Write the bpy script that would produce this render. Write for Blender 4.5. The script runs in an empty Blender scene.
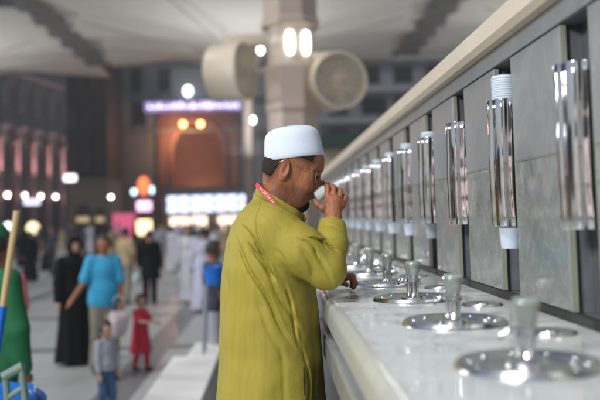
import bpy, bmesh, math, random
import numpy as np
from mathutils import Matrix, Vector
random.seed(7); rng = np.random.RandomState(11)
S = bpy.context.scene
COL = S.collection
R = math.radians

# ------------------------------------------------------------------ camera
F = 833.0; PX0, PY0 = 300.0, 159.0; CAMZ = 1.45
ROLL = R(-1.5)
_v = Vector(((272-PX0)/F, -(217-PY0)/F, -1)).normalized()
_v = Matrix.Rotation(ROLL, 3, 'Z') @ _v
_a = math.asin(_v.x); _p = math.asin(-_v.y/math.cos(_a))
CR = (Matrix.Rotation(_a, 3, 'Z') @ Matrix.Rotation(math.pi/2+_p, 3, 'X') @ Matrix.Rotation(ROLL, 3, 'Z'))
cam = bpy.data.cameras.new('camera'); camo = bpy.data.objects.new('camera', cam); COL.objects.link(camo)
camo.matrix_world = Matrix.Translation((0, 0, CAMZ)) @ CR.to_4x4()
cam.sensor_width = 36; cam.lens = 50*F/833.333; cam.shift_y = -(200-PY0)/600.0
cam.clip_start = .05; cam.clip_end = 2000
cam.dof.use_dof = True; cam.dof.focus_distance = 2.74; cam.dof.aperture_fstop = 1.9; cam.dof.aperture_blades = 0
S.camera = camo
def M(u, v, y):
    """photograph measurement -> world point on the plane Y = y"""
    d = CR @ Vector(((u-PX0)/F, -(v-PY0)/F, -1))
    t = y/d.y
    return Vector((d.x*t, y, CAMZ+d.z*t))

# ------------------------------------------------------------------ materials
MATS = {}
def mat(name, col, rough=.6, metal=0., var=.15, scale=8., bump=0., bscale=40., stretch=(1,1,1), emit=None, es=0., trans=0., spec=.5, coat=0., sheen=0., alpha=1., rvar=0.):
    m = bpy.data.materials.new(name); m.use_nodes = True
    nt = m.node_tree; b = nt.nodes['Principled BSDF']
    b.inputs['Roughness'].default_value = rough; b.inputs['Metallic'].default_value = metal
    b.inputs['Specular IOR Level'].default_value = spec
    b.inputs['Transmission Weight'].default_value = trans
    b.inputs['Coat Weight'].default_value = coat
    b.inputs['Sheen Weight'].default_value = sheen
    b.inputs['Alpha'].default_value = alpha
    tc = nt.nodes.new('ShaderNodeTexCoord'); mp = nt.nodes.new('ShaderNodeMapping'); mp.inputs['Scale'].default_value = stretch
    nt.links.new(tc.outputs['Object'], mp.inputs[0])
    n = nt.nodes.new('ShaderNodeTexNoise'); n.inputs['Scale'].default_value = scale; n.inputs['Detail'].default_value = 5; n.inputs['Roughness'].default_value=.6
    nt.links.new(mp.outputs[0], n.inputs['Vector'])
    mx = nt.nodes.new('ShaderNodeMix'); mx.data_type = 'RGBA'
    c = np.array(col)
    mx.inputs['A'].default_value = (*np.clip(c*(1-var*1.6), 0, 1), 1); mx.inputs['B'].default_value = (*np.clip(c*(1+var*1.6), 0, 1), 1)
    nt.links.new(n.outputs['Fac'], mx.inputs['Factor']); nt.links.new(mx.outputs['Result'], b.inputs['Base Color'])
    if rvar:
        mr = nt.nodes.new('ShaderNodeMapRange'); mr.inputs['From Min'].default_value=.3; mr.inputs['From Max'].default_value=.7
        mr.inputs['To Min'].default_value = max(.02, rough-rvar); mr.inputs['To Max'].default_value = rough+rvar
        nt.links.new(n.outputs['Fac'], mr.inputs['Value']); nt.links.new(mr.outputs[0], b.inputs['Roughness'])
    if bump:
        n2 = nt.nodes.new('ShaderNodeTexNoise'); n2.inputs['Scale'].default_value = bscale; n2.inputs['Detail'].default_value = 4
        nt.links.new(mp.outputs[0], n2.inputs['Vector'])
        bp = nt.nodes.new('ShaderNodeBump'); bp.inputs['Strength'].default_value = bump; bp.inputs['Distance'].default_value = .01
        nt.links.new(n2.outputs['Fac'], bp.inputs['Height']); nt.links.new(bp.outputs[0], b.inputs['Normal'])
    if emit is not None:
        b.inputs['Emission Color'].default_value = (*emit, 1); b.inputs['Emission Strength'].default_value = es
    MATS[name] = m
    return m

# ------------------------------------------------------------------ object helpers
def tag(o, label=None, cat=None, group=None, kind=None):
    if label: o['label'] = label
    if cat: o['category'] = cat
    if group: o['group'] = group
    if kind: o['kind'] = kind
    return o
def empty(name, loc=(0,0,0), rz=0, label=None, cat=None, group=None):
    o = bpy.data.objects.new(name, None); o.location = loc; o.rotation_euler = (0,0,rz); o.empty_display_size=.1
    COL.objects.link(o); return tag(o, label, cat, group)
def link(name, me, m, parent=None, smooth=True):
    o = bpy.data.objects.new(name, me); COL.objects.link(o)
    if parent is not None: o.parent = parent
    ms = m if isinstance(m, (list, tuple)) else ([m] if m else [])
    if not len(me.materials):
        for q in ms: me.materials.append(q)
    if smooth: me.shade_smooth()
    return o
class MB:
    def __init__(s): s.bm = bmesh.new()
    def box(s, lo, hi, bev=0., rot=None, c=None, seg=2):
        r = bmesh.ops.create_cube(s.bm, size=1); vs = r['verts']
        lo = Vector(lo); hi = Vector(hi); d = hi-lo; cc = (lo+hi)/2
        for v in vs: v.co = Vector((v.co.x*d.x, v.co.y*d.y, v.co.z*d.z))
        if bev:
            es = list({e for v in vs for e in v.link_edges})
            rr = bmesh.ops.bevel(s.bm, geom=es, offset=bev, segments=seg, profile=.5, affect='EDGES')
            vs = list({v for f in rr['faces'] for v in f.verts} | {v for v in vs if v.is_valid})
            # the bevel returns new faces only; collect the island
            st = [vs[0]]; seen = {vs[0]}
            while st:
                q = st.pop()
                for e in q.link_edges:
                    w = e.other_vert(q)
                    if w not in seen: seen.add(w); st.append(w)
            vs = list(seen)
        for v in vs:
            p = v.co
            if rot is not None: p = rot @ p
            v.co = p+cc
        return s
    def lathe(s, prof, c=(0,0,0), n=32, rot=None, fn=None, closed=False):
        """profile [(r,z)...]"""
        rings = []
        for (r, z) in prof:
            ring = []
            for i in range(n):
                a = 2*math.pi*i/n
                rr = r*(fn(a, z) if fn else 1)
                p = Vector((rr*math.cos(a), rr*math.sin(a), z))
                if rot is not None: p = rot @ p
                ring.append(s.bm.verts.new(p+Vector(c)))
            rings.append(ring)
        for a, b in zip(rings[:-1], rings[1:]):
            for i in range(n):
                s.bm.faces.new((a[i], a[(i+1)%n], b[(i+1)%n], b[i]))
        if closed:
            a, b = rings[-1], rings[0]
            for i in range(n): s.bm.faces.new((a[i], a[(i+1)%n], b[(i+1)%n], b[i]))
        else:
            if prof[0][0] > 1e-6: s.bm.faces.new(rings[0][::-1])
            if prof[-1][0] > 1e-6: s.bm.faces.new(rings[-1])
        return s
    def tube(s, pts, r, n=10):
        pts = [Vector(p) for p in pts]; rings = []
        for i, p in enumerate(pts):
            t = (pts[min(i+1, len(pts)-1)]-pts[max(i-1, 0)]).normalized()
            up = Vector((0,0,1)) if abs(t.z) < .9 else Vector((1,0,0))
            a = t.cross(up).normalized(); b = t.cross(a)
            rr = r[i] if isinstance(r, (list, tuple)) else r
            rings.append([s.bm.verts.new(p+a*rr*math.cos(2*math.pi*k/n)+b*rr*math.sin(2*math.pi*k/n)) for k in range(n)])
        for a, b in zip(rings[:-1], rings[1:]):
            for k in range(n): s.bm.faces.new((a[k], a[(k+1)%n], b[(k+1)%n], b[k]))
        s.bm.faces.new(rings[0][::-1]); s.bm.faces.new(rings[-1])
        return s
    def ball(s, c, r, sc=(1,1,1), n=12):
        rr = bmesh.ops.create_uvsphere(s.bm, u_segments=n*2, v_segments=n, radius=r)
        for v in rr['verts']: v.co = Vector((v.co.x*sc[0], v.co.y*sc[1], v.co.z*sc[2]))+Vector(c)
        return s
    def prism(s, pts, y0, y1):
        """outline in x,z extruded along y"""
        a = [s.bm.verts.new((p[0], y0, p[1])) for p in pts]; b = [s.bm.verts.new((p[0], y1, p[1])) for p in pts]
        n = len(pts)
        for i in range(n): s.bm.faces.new((a[i], a[(i+1)%n], b[(i+1)%n], b[i]))
        s.bm.faces.new(a[::-1]); s.bm.faces.new(b)
        return s
    def build(s, name, m, parent=None, smooth=False, auto=None):
        bmesh.ops.recalc_face_normals(s.bm, faces=s.bm.faces)
        me = bpy.data.meshes.new(name); s.bm.to_mesh(me); s.bm.free()
        o = link(name, me, m, parent, smooth)
        if auto:
            me.shade_smooth()
            me.set_sharp_from_angle(angle=R(auto))
        return o
def copy_tree(o, parent=None, off=(0,0,0), label=None):
    c = o.copy(); COL.objects.link(c); c.parent = parent
    if parent is None: c.location = Vector(o.location)+Vector(off)
    if label: c['label'] = label
    for ch in list(o.children): copy_tree(ch, c)
    return c

# ------------------------------------------------------------------ implicit surfaces (bodies and clothing)
def A(v): return np.array(tuple(v), dtype=float)
def smin(a, b, k):
    h = np.clip(.5+.5*(b-a)/k, 0, 1)
    return b*(1-h)+a*h-k*h*(1-h)
def smax(a, b, k): return -smin(-a, -b, k)
def ell(P, c, r, rot=None):
    q = P-A(c)
    if rot is not None: q = q @ np.array(rot)
    r = A(r); k0 = np.sqrt(((q/r)**2).sum(1)); k1 = np.sqrt(((q/r**2)**2).sum(1))+1e-9
    return k0*(k0-1)/k1
def cap(P, a, b, ra, rb):
    a = A(a); b = A(b); ab = b-a; q = P-a
    t = np.clip((q@ab)/(ab@ab+1e-12), 0, 1)
    return np.sqrt(((q-t[:, None]*ab)**2).sum(1))-(ra+(rb-ra)*t)
def chain(P, pts, rs, k=.01):
    d = None
    for i in range(len(pts)-1):
        c = cap(P, pts[i], pts[i+1], rs[i], rs[i+1]); d = c if d is None else smin(d, c, k)
    return d
def sdf_mesh(fn, lo, hi, h, name='m', B=8):
    lo = A(lo); hi = A(hi)
    nb = np.ceil((hi-lo)/(h*B)).astype(int); n = nb*B
    cx = [lo[i]+(np.arange(nb[i])+.5)*B*h for i in range(3)]
    g = np.stack(np.meshgrid(*cx, indexing='ij'), -1).reshape(-1, 3)
    dc = fn(g)
    vol = np.repeat(np.repeat(np.repeat(dc.reshape(nb).astype(np.float32), B, 0), B, 1), B, 2)
    act = np.where(np.abs(dc) < B*h*1.55)[0]
    bi = np.stack(np.unravel_index(act, nb), -1)
    o = np.stack(np.meshgrid(*[np.arange(B)]*3, indexing='ij'), -1).reshape(-1, 3)
    for s0 in range(0, len(bi), 400):
        bb = bi[s0:s0+400]
        idx = (bb[:, None, :]*B+o[None]).reshape(-1, 3)
        vol[idx[:, 0], idx[:, 1], idx[:, 2]] = fn(lo+idx*h)
    ins = vol < 0
    cs = np.zeros(tuple(n-1), np.int8); offs = [(i, j, k) for i in (0, 1) for j in (0, 1) for k in (0, 1)]
    sl = lambda t: tuple(slice(t[a], t[a]+n[a]-1) for a in range(3))
    for t in offs: cs += ins[sl(t)]
    cells = np.argwhere((cs > 0) & (cs < 8))
    cv = {t: vol[cells[:, 0]+t[0], cells[:, 1]+t[1], cells[:, 2]+t[2]] for t in offs}
    acc = np.zeros((len(cells), 3)); cnt = np.zeros(len(cells))
    for t in offs:
        for ax in range(3):
            if t[ax] == 0:
                u = list(t); u[ax] = 1; u = tuple(u); a = cv[t]; b = cv[u]; m = (a < 0) != (b < 0)
                f = np.where(m, a/np.where(m, a-b, 1), 0)
                p = np.tile(np.array(t, float), (len(cells), 1)); p[:, ax] = f
                acc += p*m[:, None]; cnt += m
    V = lo+(cells+acc/cnt[:, None])*h
    ID = -np.ones(tuple(n-1), np.int32); ID[cells[:, 0], cells[:, 1], cells[:, 2]] = np.arange(len(cells))
    Q = []
    for ax in range(3):
        b_, c_ = (ax+1) % 3, (ax+2) % 3
        s1 = [slice(1, n[a]-1) for a in range(3)]; s1[ax] = slice(0, n[ax]-1); s2 = list(s1); s2[ax] = slice(1, n[ax])
        x = ins[tuple(s1)]; y = ins[tuple(s2)]
        e = np.argwhere(x != y); 
        off = np.array([1, 1, 1]); off[ax] = 0; e = e+off
        flip = ins[e[:, 0], e[:, 1], e[:, 2]]
        def idc(db, dc):
            q = e.copy(); q[:, b_] -= db; q[:, c_] -= dc
            return ID[q[:, 0], q[:, 1], q[:, 2]]
        q = np.stack([idc(0, 0), idc(1, 0), idc(1, 1), idc(0, 1)], -1)
        q[~flip] = q[~flip][:, ::-1]
        Q.append(q)
    Q = np.concatenate(Q); Q = Q[(Q >= 0).all(1)]
    me = bpy.data.meshes.new(name)
    me.vertices.add(len(V)); me.vertices.foreach_set('co', V.astype(np.float32).ravel())
    me.loops.add(len(Q)*4); me.loops.foreach_set('vertex_index', Q.astype(np.int32).ravel())
    me.polygons.add(len(Q)); me.polygons.foreach_set('loop_start', (np.arange(len(Q))*4).astype(np.int32))
    me.update(calc_edges=True); me.validate()
    return me
def noise3(P, s, seed=0):
    """cheap smooth pseudo-noise"""
    r = np.random.RandomState(seed); d = np.zeros(len(P))
    for i in range(5):
        k = r.normal(size=3); k = k/np.linalg.norm(k)*s*(1+.35*i); d += np.sin(P@k+r.uniform(0, 6.28))/(1+.35*i)
    return d/2.5

# =================================================================== MATERIALS
m_plaza = mat('plaza_marble', (.35,.36,.345), .38, var=.1, scale=1.2, rvar=.08)
def plaza_nodes():
    nt = m_plaza.node_tree; b = nt.nodes['Principled BSDF']
    src = b.inputs['Base Color'].links[0].from_socket
    tc = nt.nodes.new('ShaderNodeTexCoord'); sp = nt.nodes.new('ShaderNodeSeparateXYZ'); nt.links.new(tc.outputs['Object'], sp.inputs[0])
    def band(sock, period, width, off=0):
        a = nt.nodes.new('ShaderNodeMath'); a.operation='ADD'; a.inputs[1].default_value=off+1000*period; nt.links.new(sock, a.inputs[0])
        m = nt.nodes.new('ShaderNodeMath'); m.operation='MODULO'; m.inputs[1].default_value=period; nt.links.new(a.outputs[0], m.inputs[0])
        l = nt.nodes.new('ShaderNodeMath'); l.operation='LESS_THAN'; l.inputs[1].default_value=width; nt.links.new(m.outputs[0], l.inputs[0])
        return l.outputs[0]
    def mx(a, b_):
        m = nt.nodes.new('ShaderNodeMath'); m.operation='MAXIMUM'; nt.links.new(a, m.inputs[0]); nt.links.new(b_, m.inputs[1]); return m.outputs[0]
    wide = mx(band(sp.outputs['X'], 4.2, .42, 1.95), band(sp.outputs['Y'], 4.2, .42, .3))
    thin = mx(band(sp.outputs['X'], .6, .012), band(sp.outputs['Y'], 1.2, .012))
    for fac, c, s in ((wide, (.115,.12,.125), .85), (thin, (.10,.10,.10), .5)):
        m = nt.nodes.new('ShaderNodeMix'); m.data_type='RGBA'; m.inputs['B'].default_value=(*c,1)
        k = nt.nodes.new('ShaderNodeMath'); k.operation='MULTIPLY'; k.inputs[1].default_value=s; nt.links.new(fac, k.inputs[0])
        nt.links.new(k.outputs[0], m.inputs['Factor']); nt.links.new(src, m.inputs['A']); src = m.outputs['Result']
    nt.links.new(src, b.inputs['Base Color'])
plaza_nodes()
m_white_step = mat('white_marble_step', (.75,.74,.71), .55, var=.06, scale=3)
m_dark_pave = mat('dark_paving', (.055,.055,.05), .35, var=.25, scale=6)
def marble(name, col, rough, vein, vscale=2.5, pattern=False, amt=.5):
    m = mat(name, col, rough, var=.12, scale=7, bump=.05, bscale=90)
    nt = m.node_tree; b = nt.nodes['Principled BSDF']; src = b.inputs['Base Color'].links[0].from_socket
    tc = nt.nodes['Texture Coordinate'] if 'Texture Coordinate' in nt.nodes else nt.nodes.new('ShaderNodeTexCoord')
    n = nt.nodes.new('ShaderNodeTexNoise'); n.inputs['Scale'].default_value = vscale; n.inputs['Detail'].default_value = 8; n.inputs['Distortion'].default_value = 1.4
    geo = nt.nodes.new('ShaderNodeNewGeometry'); nt.links.new(geo.outputs['Position'], n.inputs['Vector'])
    s = nt.nodes.new('ShaderNodeMath'); s.operation='SUBTRACT'; s.inputs[1].default_value=.5; nt.links.new(n.outputs['Fac'], s.inputs[0])
    ab = nt.nodes.new('ShaderNodeMath'); ab.operation='ABSOLUTE'; nt.links.new(s.outputs[0], ab.inputs[0])
    mr = nt.nodes.new('ShaderNodeMapRange'); mr.inputs['From Min'].default_value=0; mr.inputs['From Max'].default_value=.045; mr.inputs['To Min'].default_value=amt; mr.inputs['To Max'].default_value=0
    nt.links.new(ab.outputs[0], mr.inputs['Value'])
    mx = nt.nodes.new('ShaderNodeMix'); mx.data_type='RGBA'; mx.inputs['B'].default_value=(*vein,1)
    nt.links.new(mr.outputs[0], mx.inputs['Factor']); nt.links.new(src, mx.inputs['A']); src = mx.outputs['Result']
    if pattern:  # engraved lattice of crossing strapwork on the lower panels
        sp = nt.nodes.new('ShaderNodeSeparateXYZ'); nt.links.new(geo.outputs['Position'], sp.inputs[0])
        def ln(ay, az, per, w):
            a = nt.nodes.new('ShaderNodeMath'); a.operation='MULTIPLY'; a.inputs[1].default_value=ay; nt.links.new(sp.outputs['Y'], a.inputs[0])
            c = nt.nodes.new('ShaderNodeMath'); c.operation='MULTIPLY_ADD'; c.inputs[1].default_value=az; nt.links.new(sp.outputs['Z'], c.inputs[0]); nt.links.new(a.outputs[0], c.inputs[2])
            d = nt.nodes.new('ShaderNodeMath'); d.operation='PINGPONG'; d.inputs[1].default_value=per/2; nt.links.new(c.outputs[0], d.inputs[0])
            e = nt.nodes.new('ShaderNodeMapRange'); e.inputs['From Min'].default_value=w*.5; e.inputs['From Max'].default_value=w*1.3; e.inputs['To Min'].default_value=1; e.inputs['To Max'].default_value=0
            nt.links.new(d.outputs[0], e.inputs['Value']); return e.outputs[0]
        cur = None
        for q in ((1,1,.15,.0035),(1,-1,.15,.0035),(2.2,.9,.3,.005),(2.2,-.9,.3,.005)):
            l = ln(*q)
            if cur is None: cur = l
            else:
                t = nt.nodes.new('ShaderNodeMath'); t.operation='MAXIMUM'; nt.links.new(cur, t.inputs[0]); nt.links.new(l, t.inputs[1]); cur = t.outputs[0]
        k = nt.nodes.new('ShaderNodeMath'); k.operation='MULTIPLY'; k.inputs[1].default_value=.4; nt.links.new(cur, k.inputs[0])
        m2 = nt.nodes.new('ShaderNodeMix'); m2.data_type='RGBA'; m2.inputs['B'].default_value=(.34,.37,.34,1)
        nt.links.new(k.outputs[0], m2.inputs['Factor']); nt.links.new(src, m2.inputs['A']); src = m2.outputs['Result']
        bp = nt.nodes.new('ShaderNodeBump'); bp.inputs['Strength'].default_value=.5; bp.inputs['Distance'].default_value=.003; bp.invert=True
        nt.links.new(cur, bp.inputs['Height']); nt.links.new(bp.outputs[0], b.inputs['Normal'])
    nt.links.new(src, b.inputs['Base Color'])
    return m
m_panel_up = marble('grey_marble', (.23,.24,.24), .36, (.34,.35,.35), 3.2, amt=.28)
m_panel_lo = marble('carved_grey_marble', (.21,.225,.215), .14, (.36,.37,.34), 5, pattern=True, amt=.4)
m_counter = marble('wet_white_marble', (.70,.73,.71), .10, (.55,.57,.56), 2.0, amt=.35)
def wet(m, lo, hi):
    nt = m.node_tree; b = nt.nodes['Principled BSDF']; g_ = nt.nodes.new('ShaderNodeNewGeometry'); n = nt.nodes.new('ShaderNodeTexNoise'); n.inputs['Scale'].default_value = 9; n.inputs['Detail'].default_value = 6
    nt.links.new(g_.outputs['Position'], n.inputs['Vector']); mr = nt.nodes.new('ShaderNodeMapRange'); mr.inputs['From Min'].default_value = .45; mr.inputs['From Max'].default_value = .56; mr.inputs['To Min'].default_value = lo; mr.inputs['To Max'].default_value = hi
    nt.links.new(n.outputs['Fac'], mr.inputs['Value']); nt.links.new(mr.outputs[0], b.inputs['Roughness'])
    bp = nt.nodes.new('ShaderNodeBump'); bp.inputs['Strength'].default_value = .35; bp.inputs['Distance'].default_value = .002; nt.links.new(mr.outputs[0], bp.inputs['Height']); nt.links.new(bp.outputs[0], b.inputs['Normal'])
wet(m_counter, .04, .24); wet(m_panel_lo, .10, .3)
m_nosing = marble('counter_nosing', (.50,.51,.48), .2, (.4,.4,.38), 1.2, amt=.1)
m_ledge = marble('grey_ledge', (.25,.255,.26), .25, (.36,.36,.36), 3, amt=.3)
m_capstone = mat('sandstone_cap', (.62,.53,.41), .55, var=.07, scale=5, bump=.1)
m_slabedge = mat('slab_raw_edge', (.25,.25,.20), .6, var=.08)
m_slot = mat('slot_stone', (.13,.14,.15), .4, var=.35, scale=30, stretch=(1,3,.4))
m_base = mat('blue_grey_base', (.05,.06,.08), .4, var=.15, scale=3)
m_chrome = mat('polished_steel', (.78,.77,.78), .085, 1., var=.04, scale=20, stretch=(1,1,.22))
m_chrome2 = mat('wet_steel', (.76,.76,.73), .2, 1., var=.08, scale=30, bump=.15, bscale=60)
m_cup = mat('paper_cup', (.55,.63,.72), .45, var=.03)
m_cupw = mat('white_paper_cup', (.78,.80,.82), .4, var=.03)
m_button = mat('tap_glass', (.58,.64,.58), .15, var=.1, trans=.75, coat=.5)
m_dark = mat('dark_rubber', (.02,.02,.02), .6)
m_skin = mat('skin', (.33,.122,.058), .46, var=.2, scale=34, bump=.22, bscale=330, spec=.4, rvar=.1)
_b = m_skin.node_tree.nodes['Principled BSDF']; _b.inputs['Subsurface Weight'].default_value=.12; _b.inputs['Subsurface Radius'].default_value=(.012,.005,.003); _b.inputs['Subsurface Scale'].default_value=.5
m_skin2 = mat('pale_skin', (.42,.24,.16), .5, var=.1)
m_lips = mat('lips', (.27,.09,.065), .4)
m_beard = mat('beard', (.016,.011,.010), .8, var=.5, scale=160, bump=.6, bscale=260, spec=.1)
m_hairg = mat('grey_black_hair', (.034,.026,.022), .8, var=.6, scale=320, bump=.5, bscale=420, stretch=(1,1,.3), spec=.12)
m_hair = mat('black_hair', (.018,.014,.012), .6, var=.3, scale=60)
m_hat = mat('white_felt', (.68,.74,.85), .85, var=.03, scale=30, bump=.16, bscale=230, sheen=.2)
m_robe = mat('olive_cotton', (.345,.283,.040), .66, var=.11, scale=95, bump=.14, bscale=420, stretch=(1,1,.07), spec=.3)
m_robe_in = mat('olive_stitch', (.22,.19,.03), .8)
m_lany = mat('pink_lanyard', (.64,.045,.085), .45, var=.1)
m_lanyt = mat('lanyard_print', (.8,.55,.55), .5)
m_gold = mat('gold_frame', (.75,.45,.22), .2, 1.)
m_lens = mat('lens_glass', (.9,.9,.9), .02, trans=1.)
m_eye = mat('eye_white', (.6,.55,.5), .2); m_iris = mat('iris', (.02,.012,.01), .1)
m_trous = mat('dark_trousers', (.02,.018,.018), .8)
def cloth(name, c, **k): return mat(name, c, .78, var=.12, scale=14, bump=.15, bscale=60, **k)
m_green = cloth('green_uniform', (.005,.13,.045)); m_blueshirt = cloth('bright_blue_shirt', (.03,.34,.58)); m_khaki = cloth('khaki_trousers', (.25,.22,.18))
m_black = cloth('black_cloth', (.006,.006,.007), spec=.1); m_red = cloth('red_cloth', (.60,.02,.05)); m_whitec = cloth('white_cloth', (.62,.62,.66)); m_greyc = cloth('grey_cloth', (.30,.32,.36))
m_jean = cloth('blue_denim', (.03,.08,.18)); m_tan = cloth('tan_cloth', (.42,.32,.17)); m_pinkc = cloth('pink_cloth', (.55,.12,.14)); m_navy = cloth('navy_cloth', (.03,.035,.06)); m_lilac = cloth('lilac_white_cloth', (.5,.5,.62))
m_shoe = mat('dark_shoe', (.02,.02,.02), .4)
m_bluebag = mat('blue_plastic', (.01,.16,.62), .25, var=.15, bump=.5, bscale=9)
m_bin = mat('grey_green_plastic', (.16,.24,.20), .45)
m_wood = mat('pale_wood', (.60,.43,.20), .5, var=.15, scale=20, stretch=(1,1,.1))
m_bag = mat('white_plastic_bag', (.62,.50,.52), .35, bump=.4, bscale=12)
m_beige = mat('beige_paint', (.45,.36,.30), .5, var=.05, scale=2)
m_fan = mat('cream_plastic', (.66,.57,.45), .45, var=.04, scale=4)
m_fang = mat('fan_grille', (.42,.32,.24), .5)
m_canopy = mat('canopy_membrane', (.66,.62,.57), .8, var=.06, scale=.25)
m_flap = mat('canopy_flap', (.16,.15,.14), .8)
m_gate = mat('blue_grey_granite', (.20,.215,.225), .6, var=.12, scale=.6)
m_facade = mat('dark_granite', (.06,.052,.055), .6, var=.25, scale=.5)
m_facade2 = mat('dark_brown_stone', (.022,.016,.014), .7, var=.25, scale=.4)
m_win = mat('dark_window', (.012,.011,.012), .3)
m_sand = mat('sandstone', (.17,.13,.105), .7, var=.12, scale=.8)
m_pink = mat('pink_granite', (.42,.25,.24), .5, var=.1, scale=1)
m_arch = mat('portal_red_stone', (.22,.11,.085), .6, var=.2, scale=.5)
m_archin = mat('portal_inner', (.22,.11,.09), .6, var=.25, scale=.4)
m_bld = mat('grey_building', (.21,.21,.225), .7, var=.15, scale=.3)
m_greenaw = mat('green_awning', (.015,.06,.04), .7)
def lamp(name, c, s): return mat(name, c, .5, emit=c, es=s, var=0)
l_white = lamp('lamp_white', (.95,.97,1.), 12); l_warm = lamp('lamp_warm', (1.,.85,.65), 8); l_orange = lamp('lamp_orange', (1.,.42,.12), 7)
l_purple = lamp('sign_purple', (.78,.72,1.), 1.7); l_blue = lamp('shop_blue', (.62,.74,1.), 1.5); l_shopw = lamp('shop_warm', (1.,.76,.58), 1.5)
l_orsign = lamp('sign_orange', (1.,.22,.07), .7); l_pink = lamp('sign_pink', (1.,.55,.85), 1.1); l_yel = lamp('sign_yellow', (1.,.78,.45), 1.1); l_cyan = lamp('lamp_cyan', (.6,.85,1.), 2)
l_white2 = lamp('lamp_white_soft', (.9,.92,1.), 1.6); l_clock = lamp('clock_face', (.9,.94,1.), 3); l_flood = lamp('flood_face', (.95,1.,.95), 3.6); l_red = lamp('hoarding_pink', (.75,.12,.25), .35)

# =================================================================== GROUND
PZ = -.42
b = MB(); b.box((-400,-300,PZ-.3), (400,600,PZ)); g = b.build('plaza_ground', m_plaza); tag(g, kind='structure')
b = MB(); b.box((-.597,-3,PZ+.002), (1.6,12.,0), .01); g = b.build('pavement', m_dark_pave); tag(g, kind='structure')
b = MB(); b.box((-1.09,-3,PZ+.002), (-.60,9.05,-.004), .012)
b.box((-.94,9.053,PZ+.002), (-.60,10.0,-.004), .012)
g = b.build('step', m_white_step); tag(g, kind='structure')

# =================================================================== DRINKING WATER WALL
W = .71; CT = 1.18; CF = .166
SL = [1.87+.6*i for i in range(-2, 17)]; SW = .19
Y0, Y1 = -.2, 12.0
wall = empty('fountain_wall', (W,Y0,0), 0, 'long grey marble wall of the drinking station with a beige sandstone cap', 'wall')
def wm(bb, name, m, **k):
    o = bb.build(name, m, wall, **k); o.matrix_parent_inverse = Matrix.Translation((-W,-Y0,0)); return o
b = MB(); b.box((W+.062,Y0,0), (W+.30,Y1,1.955)); b.box((W+.016,Y0,0), (W+.0615,Y1,1.2)); b.box((W+.016,Y0,1.9), (W+.0615,Y1,1.955)); wm(b, 'backing', m_slot)
b = MB(); b.box((W-.002,Y0,1.903), (W+.0155,Y1,1.957), .002); wm(b, 'frieze', m_panel_up)
b = MB(); b.prism([(W-.03,1.958),(W-.045,1.975),(W-.045,2.03),(W-.02,2.052),(W+.33,2.052),(W+.33,1.958)], Y0-.05, Y1+.05); wm(b, 'cap', m_capstone)
for i in range(len(SL)-1):
    a0 = SL[i]+SW/2+.02; a1 = SL[i+1]-SW/2+.02
    b = MB(); b.box((W+.0156,a0+.012,1.201), (W+.0614,a1-.012,1.899)); wm(b, 'panel_backing', m_slot)
    b = MB(); b.box((W,a0,1.592), (W+.0155,a1,1.898), .0015); o = wm(b, 'panel', m_panel_up)
    b = MB(); b.box((W,a0,1.205), (W+.0155,a1,1.588), .0015); o = wm(b, 'carved_panel', m_panel_lo)
    b = MB(); b.box((W-.0012,a0,1.5885), (W+.0150,a1,1.5915)); wm(b, 'joint_strip', m_slabedge)
    for (yy0) in (a0-.0065, a1+.0005):
        b = MB(); b.box((W+.001,yy0,1.205), (W+.0153,yy0+.006,1.898)); o = wm(b, 'slab_edge', m_slabedge)
b = MB(); b.box((W-.004,Y0,CT+.001), (W+.0155,Y1,1.2035)); wm(b, 'base_joint', m_dark)

cnt = empty('counter', (CF,Y0,0), 0, 'long wet white marble drinking counter with a rounded front edge and grey ledge', 'counter')
def cm(bb, name, m, **k):
    o = bb.build(name, m, cnt, **k); o.matrix_parent_inverse = Matrix.Translation((-CF,-Y0,0)); return o
prof = []
for i in range(7):
    a = math.pi/2+ (math.pi/2)*i/6; prof.append((CF+.03+.03*math.cos(a), CT-.03+.03*math.sin(a)))
prof += [(CF,CT-.075),(CF+.01,CT-.085),(CF+.012,CT-.0851)]
b = MB(); b.prism([(CF+.0301,CT),(W-.001,CT),(W-.001,CT-.085),(CF+.0301,CT-.085)], Y0, Y1); cm(b, 'top_slab', m_counter)
b = MB(); b.prism(prof+[(CF+.0299,CT-.085),(CF+.0299,CT)], Y0, Y1-.002); cm(b, 'nosing', m_nosing, auto=40)
b = MB(); b.box((CF+.035,Y0,.95), (W+.02,Y1,CT-.0852)); cm(b, 'recess', m_dark)
b = MB(); b.prism([(CF+.03,1.065),(CF+.002,1.06),(CF-.004,1.05),(CF-.004,.985),(CF+.03,.97)], Y0, Y1-.004); cm(b, 'ledge', m_ledge, auto=30)
b = MB(); b.box((CF+.05,Y0,.001), (W+.021,Y1-.01,.949)); cm(b, 'plinth', m_base)

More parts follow.
